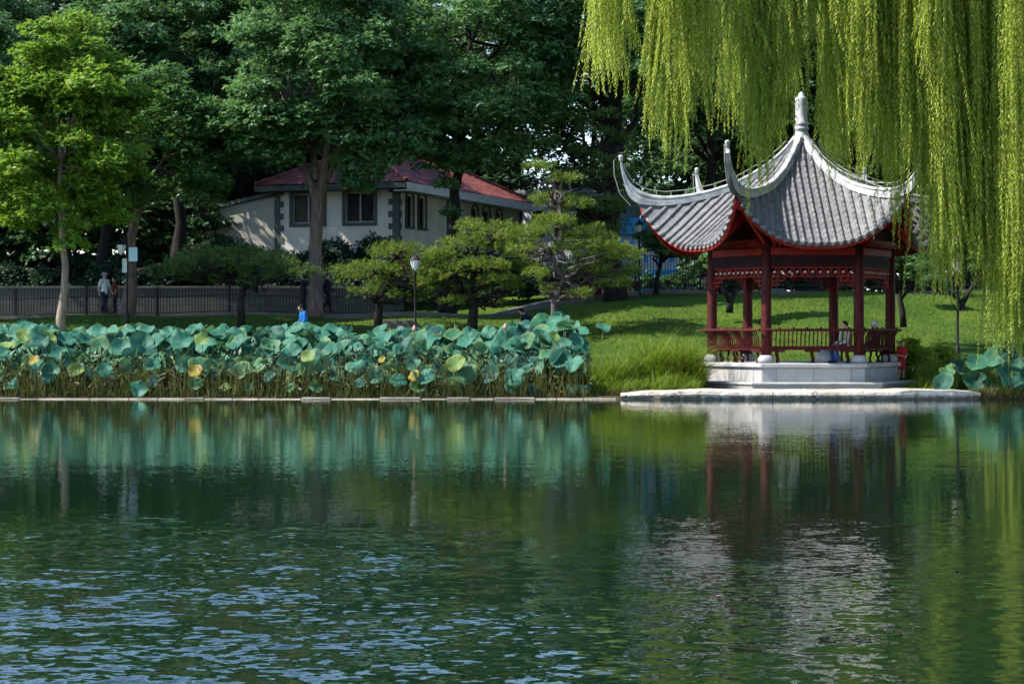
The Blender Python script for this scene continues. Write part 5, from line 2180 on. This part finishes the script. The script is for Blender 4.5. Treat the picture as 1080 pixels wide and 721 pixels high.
    V = leaves(P, nrm(rng.normal(size=(m, 3)) + np.array([0, 0, 0.5])), rdir(rng, m), rng.uniform(0.15, 0.35, m), rng.uniform(0.05, 0.12, m))
    tag(link('bed_undergrowth', fast_mesh('bed_undergrowth', V), M['hedge']), 'dark green weeds added to deepen the shade between the lotus stalks', 'weeds', kind='stuff')


build_lotus()

# ------------------------------------------------------------------ grass
def blades(rng, base, h, w, lean_dir, curve, segs=3):
    """bent blades of several quads each"""
    m = len(base)
    out = []
    S = np.stack([-lean_dir[:, 1], lean_dir[:, 0], np.zeros(m)], 1)
    tw = rng.normal(size=(m, 1)) * 0.6
    S = nrm(S + np.stack([lean_dir[:, 0], lean_dir[:, 1], np.zeros(m)], 1) * tw)
    def pt(t):
        return base + np.stack([lean_dir[:, 0] * curve * h * t ** 2, lean_dir[:, 1] * curve * h * t ** 2, h * (t - 0.38 * curve * t ** 2)], 1)
    for k in range(segs):
        t0, t1 = k / segs, (k + 1) / segs
        w0, w1 = w * (1 - t0 ** 1.5), w * (1 - t1 ** 1.5)
        a, b = pt(t0), pt(t1)
        out.append(np.stack([a - S * w0[:, None], a + S * w0[:, None], b + S * w1[:, None], b - S * w1[:, None]], 1))
    # keep each blade one island: share vertices is not needed, tone varies by segment only slightly
    return np.stack(out, 1).reshape(-1, 3)


def blade_mesh(name, rng, base, h, w, az, curve, segs=3):
    m = len(base)
    ld = np.stack([np.cos(az), np.sin(az)], 1)
    S = nrm(np.stack([-ld[:, 1], ld[:, 0], np.zeros(m)], 1) + np.stack([ld[:, 0], ld[:, 1], np.zeros(m)], 1) * rng.normal(size=(m, 1)) * 0.8)
    rows = []
    for k in range(segs + 1):
        t = k / segs
        c = base + np.stack([ld[:, 0] * curve * h * t ** 2, ld[:, 1] * curve * h * t ** 2, h * (t - 0.38 * curve * t ** 2)], 1)
        ww = (w * (1 - 0.92 * t ** 1.6))[:, None]
        rows += [c - S * ww, c + S * ww]
    V = np.stack(rows, 1)                      # m, 2(segs+1), 3
    nv = V.shape[1]
    Fq = np.array([[2 * k, 2 * k + 1, 2 * k + 3, 2 * k + 2] for k in range(segs)])
    Fi = (np.arange(m) * nv)[:, None, None] + Fq[None]
    me = bpy.data.meshes.new(name)
    me.vertices.add(m * nv)
    me.vertices.foreach_set("co", V.astype(np.float32).ravel())
    nf = m * segs
    me.loops.add(nf * 4)
    me.loops.foreach_set("vertex_index", Fi.astype(np.int32).ravel())
    me.polygons.add(nf)
    me.polygons.foreach_set("loop_start", np.arange(0, nf * 4, 4, dtype=np.int32))
    me.polygons.foreach_set("loop_total", np.full(nf, 4, dtype=np.int32))
    me.update(calc_edges=True)
    return me


def in_pavilion(x, y, r=3.5):
    return np.hypot(x - PAV_X, y - PAV_Y) < r


def build_grass():
    rng = np.random.default_rng(140)
    # lawn blades, only where single blades can be told from the sheet
    m = 90000
    Y = 61.5 + rng.random(m) ** 1.2 * 24
    px = rng.uniform(-30, 1110, m)
    x = X(px, Y)
    z = ground(x, Y)
    keep = ~in_pavilion(x, Y, 4.0) & ~((x < 2.6) & (Y < 67.5)) & ~((Y < 62.4) & (x > 2.5) & (x < 14.0))
    x, Y, z = x[keep], Y[keep], z[keep]
    m = len(x)
    base = np.stack([x, Y, z - 0.01], 1)
    tall = mn = 0.06 + 0.07 * rng.random(m)
    me = blade_mesh('lawn_grass', rng, base, tall, np.full(m, 0.012), rng.uniform(0, 6.28, m), rng.uniform(0.2, 0.7, m), 2)
    tag(link('lawn_grass', me, M['grass']), 'short green grass of the sunlit lawn', 'grass', kind='stuff')

    def tuft(label, name, spots, m, hr, wr, mt, curve=(0.25, 0.95)):
        X_, Y_, H_ = [], [], []
        for (cx, cyy, rx, ry, hs, wgt) in spots:
            k = int(m * wgt)
            a = rng.uniform(0, 6.28, k)
            r = np.sqrt(rng.random(k))
            X_.append(cx + rx * r * np.cos(a))
            Y_.append(cyy + ry * r * np.sin(a))
            H_.append(hs * rng.uniform(*hr, k) * (1.05 - 0.45 * r ** 2))
        x, y, h = np.concatenate(X_), np.concatenate(Y_), np.concatenate(H_)
        keep = ~in_pavilion(x, y, 3.75)
        x, y, h = x[keep], y[keep], h[keep]
        k = len(x)
        base = np.stack([x, y, ground(x, y) - 0.03], 1)
        az = np.where(rng.random(k) < 0.6, rng.uniform(0, 6.28, k), rng.normal(-0.2, 0.6, k))
        me = blade_mesh(name, rng, base, h, rng.uniform(*wr, k), az, rng.uniform(*curve, k), 4)
        tag(link(name, me, mt), label, 'long grass', kind='stuff')

    def sp(px, Y, rx, ry, h, w):
        return (X(px, Y), Y, rx, ry, h, w)
    tuft('long arching grass on the bank between the lotus bed and the pavilion', 'bank_grass',
         [sp(635, 62.4, 0.8, 0.7, 1.3, 0.16), sp(665, 63.0, 0.9, 0.9, 1.35, 0.22), sp(688, 63.4, 0.5, 0.6, 1.9, 0.16), sp(706, 63.2, 0.6, 0.6, 1.5, 0.16), sp(718, 63.6, 0.5, 0.6, 1.75, 0.16), sp(730, 63.2, 0.4, 0.8, 1.1, 0.1), sp(650, 61.5, 1.0, 0.5, 0.6, 0.1), sp(700, 61.6, 1.1, 0.5, 0.7, 0.12)],
         8000, (0.35, 1.25), (0.010, 0.022), M['reed'])
    tuft('bright long grass on the bank right of the pavilion under the willow', 'bank_grass',
         [sp(962, 65.5, 0.6, 1.5, 1.1, 0.16), sp(985, 64.5, 0.8, 1.5, 1.2, 0.2), sp(1010, 66.0, 0.9, 1.5, 0.9, 0.2), sp(1035, 64.0, 0.8, 1.2, 0.8, 0.15), sp(1060, 63.0, 0.9, 1.2, 0.7, 0.15), sp(1090, 63.5, 0.9, 1.2, 0.7, 0.1), sp(980, 62.5, 0.8, 0.7, 0.55, 0.14)],
         8000, (0.5, 1.1), (0.008, 0.018), M['reed'])
    # ragged fringe along the bank edge
    tuft('ragged fringe of grass hanging over the bank edge left of the stone ledge', 'bank_grass',
         [sp(630, 61.2, 0.9, 0.25, 0.4, 0.4), sp(655, 61.1, 0.6, 0.25, 0.35, 0.3), sp(612, 61.3, 0.5, 0.3, 0.5, 0.3)], 1500, (0.5, 1.1), (0.006, 0.012), M['dry'])
    tuft('ragged fringe of grass along the waterline right of the stone ledge', 'bank_grass',
         [sp(1050, 61.0, 0.9, 0.3, 0.4, 0.4), sp(1085, 61.0, 1.0, 0.3, 0.4, 0.4), sp(1140, 61.0, 1.5, 0.3, 0.4, 0.4)], 1500, (0.5, 1.1), (0.006, 0.012), M['dry'])

    # a few leafy bright shrubs beside the right end of the platform
    for i, (px, py, Y, w, h, lab) in enumerate(((966, 392, 66.5, 24, 26, 'bright yellow green bush right behind the person in red'), (992, 385, 68.0, 22, 20, 'bright yellow green bush under the long trailing willow strand'))):
        r2 = np.random.default_rng(150 + i)
        x = X(px, Y)
        zb = gz(x, Y)
        s = Y / F
        root = thing('bush', lab, 'bush', (x, Y, zb))
        cl = ell_clumps(r2, (0, 0, h * s * 0.85), (w * s * 0.8, 0.6, h * s * 0.8), 26, (0.22, 0.34), 0.3, -0.7)
        link('foliage', crown_mesh(r2, 'foliage', cl, 70, 0.11, 0.05, 0.8, 0.0), M['shrub'], root)
        trunk_mb(r2, h * s * 0.8, 0.03, None, (0, 0), [c for c, _ in cl[:8]], 0.2).build('stems', M['bark'], root)


build_grass()

# ------------------------------------------------------------------ people
def cone_chain(q, a, ra, b, rb, n=10):
    a, b = Vector(a), Vector(b)
    m = 5
    pts = [a.lerp(b, k / m) for k in range(m + 1)]
    q.tube(pts, [ra + (rb - ra) * k / m for k in range(m + 1)], n)
    q.ball(a, ra, n=n, m=6)
    q.ball(b, rb, n=n, m=6)


def remeshed(q, name, m, parent, voxel, sm=3):
    """one continuous skin over the overlapping volumes"""
    me = q.mesh(name)
    o = bpy.data.objects.new(name, me)
    COL.objects.link(o)
    md = o.modifiers.new('r', 'REMESH')
    md.mode = 'VOXEL'
    md.voxel_size = voxel
    ms = o.modifiers.new('s', 'SMOOTH')
    ms.factor = 0.5
    ms.iterations = sm
    dg = bpy.context.evaluated_depsgraph_get()
    new = bpy.data.meshes.new_from_object(o.evaluated_get(dg))
    new.name = name
    bpy.data.objects.remove(o)
    new.materials.clear()
    new.polygons.foreach_set("use_smooth", [True] * len(new.polygons))
    return link(name, new, m, parent)


def person(label, loc, rz, H, J, shirt, trousers, hair='hair_dark', sleeves='short', shorts=False, hat=None, vest=None, long_hair=False, shoes='c_black'):
    """J: joints in units of the standing height, figure facing -y"""
    root = thing('person', label, 'person', loc, rz)
    V = {k: Vector(v) * H for k, v in J.items()}
    h = H
    head, neck = V['head'], V['neck']
    face = Vector(J.get('face', (0, -1, 0))).normalized()
    up = (head - neck).normalized()
    up = (up - face * up.dot(face)).normalized()
    sd = face.cross(up).normalized()
    q = MB()
    # head: skull, jaw, nose, ears
    q.ball(head + up * 0.008 * h, 0.058 * h, 0.92, 1.08, 1.12, 14, 10)
    q.ball(head - up * 0.030 * h + face * 0.018 * h, 0.040 * h, 0.95, 1, 1.0, 12, 8)
    q.ball(head + face * 0.062 * h - up * 0.008 * h, 0.009 * h)
    for s in (-1, 1):
        q.ball(head + sd * s * 0.056 * h - up * 0.005 * h, 0.013 * h, 0.6, 1, 1.3)
    cone_chain(q, head - up * 0.03 * h, 0.034 * h, neck, 0.036 * h)
    sh = (V['shl'] + V['shr']) / 2
    hp = (V['hil'] + V['hir']) / 2
    cone_chain(q, neck, 0.036 * h, sh - (sh - hp) * 0.08, 0.058 * h)
    cone_chain(q, sh - (sh - hp) * 0.1, 0.072 * h, hp, 0.074 * h)
    cone_chain(q, V['shl'], 0.040 * h, V['shr'], 0.040 * h)
    cone_chain(q, V['hil'], 0.060 * h, V['hir'], 0.060 * h)
    for s in 'lr':
        cone_chain(q, V['sh' + s], 0.034 * h, V['el' + s], 0.025 * h)
        cone_chain(q, V['el' + s], 0.025 * h, V['wr' + s], 0.017 * h)
        cone_chain(q, V['hi' + s], 0.056 * h, V['kn' + s], 0.036 * h)
        cone_chain(q, V['kn' + s], 0.036 * h, V['an' + s], 0.022 * h)
        # foot
        f = Vector(J.get('foot', (0, -1, 0))).normalized()
        cone_chain(q, V['an' + s] - Vector((0, 0, 0.012 * h)), 0.020 * h, V['an' + s] + f * 0.075 * h - Vector((0, 0, 0.022 * h)), 0.015 * h)
        # hand: palm, four curled fingers, thumb off its side
        fa = (V['wr' + s] - V['el' + s]).normalized()
        side = fa.cross(Vector((0, 0, 1)) if abs(fa.z) < 0.8 else Vector((0, 1, 0))).normalized()
        curl = fa.cross(side).normalized()
        pal = V['wr' + s] + fa * 0.035 * h
        cone_chain(q, V['wr' + s], 0.015 * h, pal + side * 0.006 * h, 0.014 * h, 8)
        cone_chain(q, pal - side * 0.012 * h, 0.011 * h, pal + side * 0.012 * h, 0.011 * h, 8)
        for k, (of, ln) in enumerate(((-0.018, 0.030), (-0.006, 0.036), (0.006, 0.034), (0.018, 0.026))):
            b0 = pal + side * of * h + fa * 0.008 * h
            b1 = b0 + fa * ln * 0.6 * h + curl * 0.004 * h
            b2 = b1 + fa * ln * 0.45 * h + curl * 0.014 * h
            cone_chain(q, b0, 0.0062 * h, b1, 0.0058 * h, 7)
            cone_chain(q, b1, 0.0058 * h, b2, 0.0050 * h, 7)
        t0 = V['wr' + s] + fa * 0.018 * h - side * 0.014 * h
        t1 = t0 - side * 0.016 * h + fa * 0.018 * h
        cone_chain(q, t0, 0.007 * h, t1, 0.006 * h, 7)
        cone_chain(q, t1, 0.006 * h, t1 + fa * 0.016 * h + curl * 0.006 * h, 0.005 * h, 7)
    remeshed(q, 'body', M['skin'], root, 0.0095, 2)
    # clothes
    g = 1.16
    q = MB()
    cone_chain(q, neck - up * 0.012 * h, 0.040 * h, sh - (sh - hp) * 0.08, 0.066 * h)
    cone_chain(q, sh - (sh - hp) * 0.1, 0.084 * h, hp + (sh - hp) * 0.02, 0.088 * h)
    cone_chain(q, V['shl'], 0.048 * h, V['shr'], 0.048 * h)
    cone_chain(q, V['hil'] + (sh - hp) * 0.05, 0.068 * h, V['hir'] + (sh - hp) * 0.05, 0.068 * h)
    for s in 'lr':
        a, b, c = V['sh' + s], V['el' + s], V['wr' + s]
        if sleeves == 'short':
            cone_chain(q, a, 0.044 * h, a.lerp(b, 0.72), 0.038 * h)
        else:
            cone_chain(q, a, 0.044 * h, b, 0.034 * h)
            cone_chain(q, b, 0.034 * h, b.lerp(c, 0.92), 0.026 * h)
    remeshed(q, 'shirt', M[shirt], root, 0.013, 3)
    if vest:
        q = MB()
        cone_chain(q, sh - (sh - hp) * 0.12, 0.092 * h, hp + (sh - hp) * 0.1, 0.096 * h)
        for s in 'lr':
            cone_chain(q, V['sh' + s].lerp(sh, 0.35), 0.050 * h, V['sh' + s].lerp(sh, 0.35) - (sh - hp) * 0.2, 0.055 * h)
        remeshed(q, 'vest', M[vest], root, 0.013, 3)
    q = MB()
    cone_chain(q, V['hil'], 0.071 * h, V['hir'], 0.071 * h)
    cone_chain(q, hp, 0.078 * h, hp + (sh - hp) * 0.16, 0.078 * h)
    for s in 'lr':
        a, b, c = V['hi' + s], V['kn' + s], V['an' + s]
        if shorts:
            cone_chain(q, a, 0.068 * h, a.lerp(b, 0.88), 0.056 * h)
        else:
            cone_chain(q, a, 0.066 * h, b, 0.046 * h)
            cone_chain(q, b, 0.046 * h, b.lerp(c, 0.94), 0.036 * h)
    remeshed(q, 'trousers', M[trousers], root, 0.013, 3)
    for s in 'lr':
        q = MB()
        f = Vector(J.get('foot', (0, -1, 0))).normalized()
        cone_chain(q, V['an' + s] - Vector((0, 0, 0.014 * h)), 0.026 * h, V['an' + s] + f * 0.085 * h - Vector((0, 0, 0.020 * h)), 0.021 * h)
        remeshed(q, 'shoe', M[shoes], root, 0.010, 2)
    q = MB()
    q.ball(head + up * 0.020 * h - face * 0.012 * h, 0.062 * h, 0.98, 1.05, 1.02, 14, 10)
    if long_hair:
        cone_chain(q, head - face * 0.035 * h, 0.048 * h, neck - face * 0.03 * h - up * 0.02 * h, 0.035 * h)
    remeshed(q, 'hair', M[hair], root, 0.010, 2)
    for s in (-1, 1):
        q = MB()
        q.ball(head + face * 0.060 * h + sd * s * 0.021 * h + up * 0.004 * h, 0.0075 * h, n=8, m=6)
        q.build('eye', M['c_black'], root, True)
    if hat:
        q = MB()
        q.lathe([(0.105 * h, 0.030 * h), (0.108 * h, 0.036 * h), (0.068 * h, 0.044 * h), (0.064 * h, 0.075 * h), (0.045 * h, 0.092 * h), (0.005 * h, 0.096 * h)], tuple(head), 16)
        q.build('hat', M[hat], root, True)
    return root


STAND = dict(head=(0, -0.012, .935), neck=(0, 0, .86), shl=(-.105, 0, .815), shr=(.105, 0, .815), hil=(-.05, 0, .52), hir=(.05, 0, .52),
             ell=(-.135, .01, .63), elr=(.135, .01, .63), wrl=(-.135, -.03, .48), wrr=(.135, -.03, .48),
             knl=(-.055, -.005, .285), knr=(.055, -.005, .285), anl=(-.055, .01, .04), anr=(.055, .01, .04))
WALK = dict(STAND, ell=(-.14, .06, .64), wrl=(-.14, .03, .49), elr=(.13, -.06, .64), wrr=(.125, -.15, .52), knl=(-.05, -.075, .29), anl=(-.05, -.10, .05), knr=(.05, .01, .285), anr=(.05, .14, .06))
SIT = dict(head=(0, -.01, .715), neck=(0, .01, .63), shl=(-.105, .01, .585), shr=(.105, .01, .585), hil=(-.05, 0.02, .30), hir=(.05, 0.02, .30),
           ell=(-.14, -.03, .41), elr=(.14, -.03, .41), wrl=(-.10, -.16, .36), wrr=(.10, -.16, .36),
           knl=(-.07, -.24, .29), knr=(.07, -.24, .29), anl=(-.065, -.22, .04), anr=(.065, -.22, .04))
CROUCH = dict(head=(0, -.19, .52), neck=(0, -.12, .465), shl=(-.105, -.09, .42), shr=(.105, -.09, .42), hil=(-.05, .10, .20), hir=(.05, .10, .20),
              ell=(-.13, -.16, .27), elr=(.13, -.16, .27), wrl=(-.07, -.27, .22), wrr=(.07, -.27, .22),
              knl=(-.08, -.13, .24), knr=(.08, -.13, .24), anl=(-.07, .03, .04), anr=(.07, .03, .04), face=(0, -.9, -.4))
STOOP = dict(head=(0, -.34, .74), neck=(0, -.26, .72), shl=(-.105, -.21, .71), shr=(.105, -.21, .71), hil=(-.05, .06, .50), hir=(.05, .06, .50),
             ell=(-.13, -.27, .54), elr=(.13, -.27, .54), wrl=(-.09, -.36, .42), wrr=(.09, -.36, .42),
             knl=(-.055, -.02, .28), knr=(.055, -.02, .28), anl=(-.055, .03, .04), anr=(.055, .03, .04), face=(0, -.7, -.7))


def gl(px, Y, dz=0.0):
    x = X(px, Y)
    return (x, Y, gz(x, Y) + dz)


person('walking person in a white shirt, dark trousers and pale hat on the walk at left', (X(110, 86.6), 86.6, 2.83), R(55), 1.66, WALK, 'c_white', 'c_navy', hat='c_grey')
person('person in brown red top half hidden by the thick brown trunk', (X(121, 87.4), 87.4, 2.83), R(-70), 1.52, STAND, 'c_darkred', 'c_black')
LEAN = dict(STAND, head=(0, -.115, .90), neck=(0, -.075, .835), shl=(-.105, -.055, .79), shr=(.105, -.055, .79), ell=(-.14, -.07, .61), elr=(.14, -.07, .61), wrl=(-.10, -.19, .52), wrr=(.10, -.19, .52), face=(0, -.9, -.35))
person('person in a bright blue jacket standing behind the lotus below the forked tree', gl(322, 77.0), R(-62), 1.60, LEAN, 'c_blue', 'c_navy', sleeves='long')
person('person in navy jacket on the walk just right of the forked trunk', (X(345, 87.6), 87.6, 2.85), R(80), 1.66, WALK, 'c_navy', 'c_black', sleeves='long')
person('person in dark blue clothes on the walk just left of the forked trunk', (X(320, 87.4), 87.4, 2.85), R(-80), 1.60, STAND, 'c_navy', 'c_navy', sleeves='long')
person('crouching person in a navy top facing left at the right end of the lotus bed', gl(558, 80.0, 0.02), R(-75), 1.62, CROUCH, 'c_navy', 'c_jeans')


def pav_seat(k, f, o_, rz):
    """a place on the bench of side k, f along it"""
    an0, an1 = A0 + k * R(60), A0 + (k + 1) * R(60)
    a = Vector((2.85 * math.cos(an0), 2.85 * math.sin(an0), 0))
    b = Vector((2.85 * math.cos(an1), 2.85 * math.sin(an1), 0))
    m = a.lerp(b, f)
    n = ((a + b) / 2).normalized()
    p = m + n * o_
    return (PAV_X + p.x, PAV_Y + p.y, 1.03), math.atan2(n.y, n.x) + R(90) + rz + PI


loc_, rz_ = pav_seat(5, 0.52, -0.02, R(10))
person('white haired person in dark clothes seated with back to the right railing', loc_, rz_, 1.66, dict(SIT, hil=(-.05, .02, .315), hir=(.05, .02, .315)), 'c_black', 'c_black', hair='hair_white', sleeves='long')
loc_, rz_ = pav_seat(4, 0.86, -0.22, R(-150))
person('person in white shirt, pale green vest and jeans seated behind the right front column', loc_, R(-70), 1.64, SIT, 'c_white', 'c_jeans', sleeves='long', vest='c_green')
CHILD = dict(STAND, ell=(-.135, -.02, .64), wrl=(-.02, -.14, .62), elr=(.135, -.02, .64), wrr=(.03, -.14, .60))
person('child in red shirt and red shorts standing with folded arms by the platform corner', (X(951, 65.4), 65.4, 0.455), R(20), 1.24, CHILD, 'c_red', 'c_red', shorts=True)


def sack():
    rng = random.Random(4)
    q = MB()
    n, m = 18, 9
    Y = 63.6
    for i in range(m + 1):
        f = i / m
        r = 0.30 * math.sin(PI * min(1, 0.12 + f * 0.88)) ** 0.55 if f < 1 else 0.03
        for j in range(n):
            a = 2 * PI * j / n
            w = 1 + 0.12 * math.sin(3 * a + f * 4) + 0.06 * math.sin(7 * a + 1) + 0.05 * rng.uniform(-1, 1)
            q.v.append((r * 1.0 * w * math.cos(a) + 0.05 * f, r * 0.7 * w * math.sin(a), 0.40 * f * (1 + 0.08 * math.sin(2 * a))))
    for i in range(m):
        for j in range(n):
            a, b = i * n + j, i * n + (j + 1) % n
            q.f.append((a, b, b + n, a + n))
    q.f.append(tuple(m * n + j for j in range(n)))
    q.f.append(tuple(reversed(range(n))))
    o = q.build('sack', M['white_paint'], None, True, loc=(X(869, Y), Y, 1.032))
    tag(o, 'crumpled pale sack on the pavilion floor behind the front bench', 'sack')


sack()
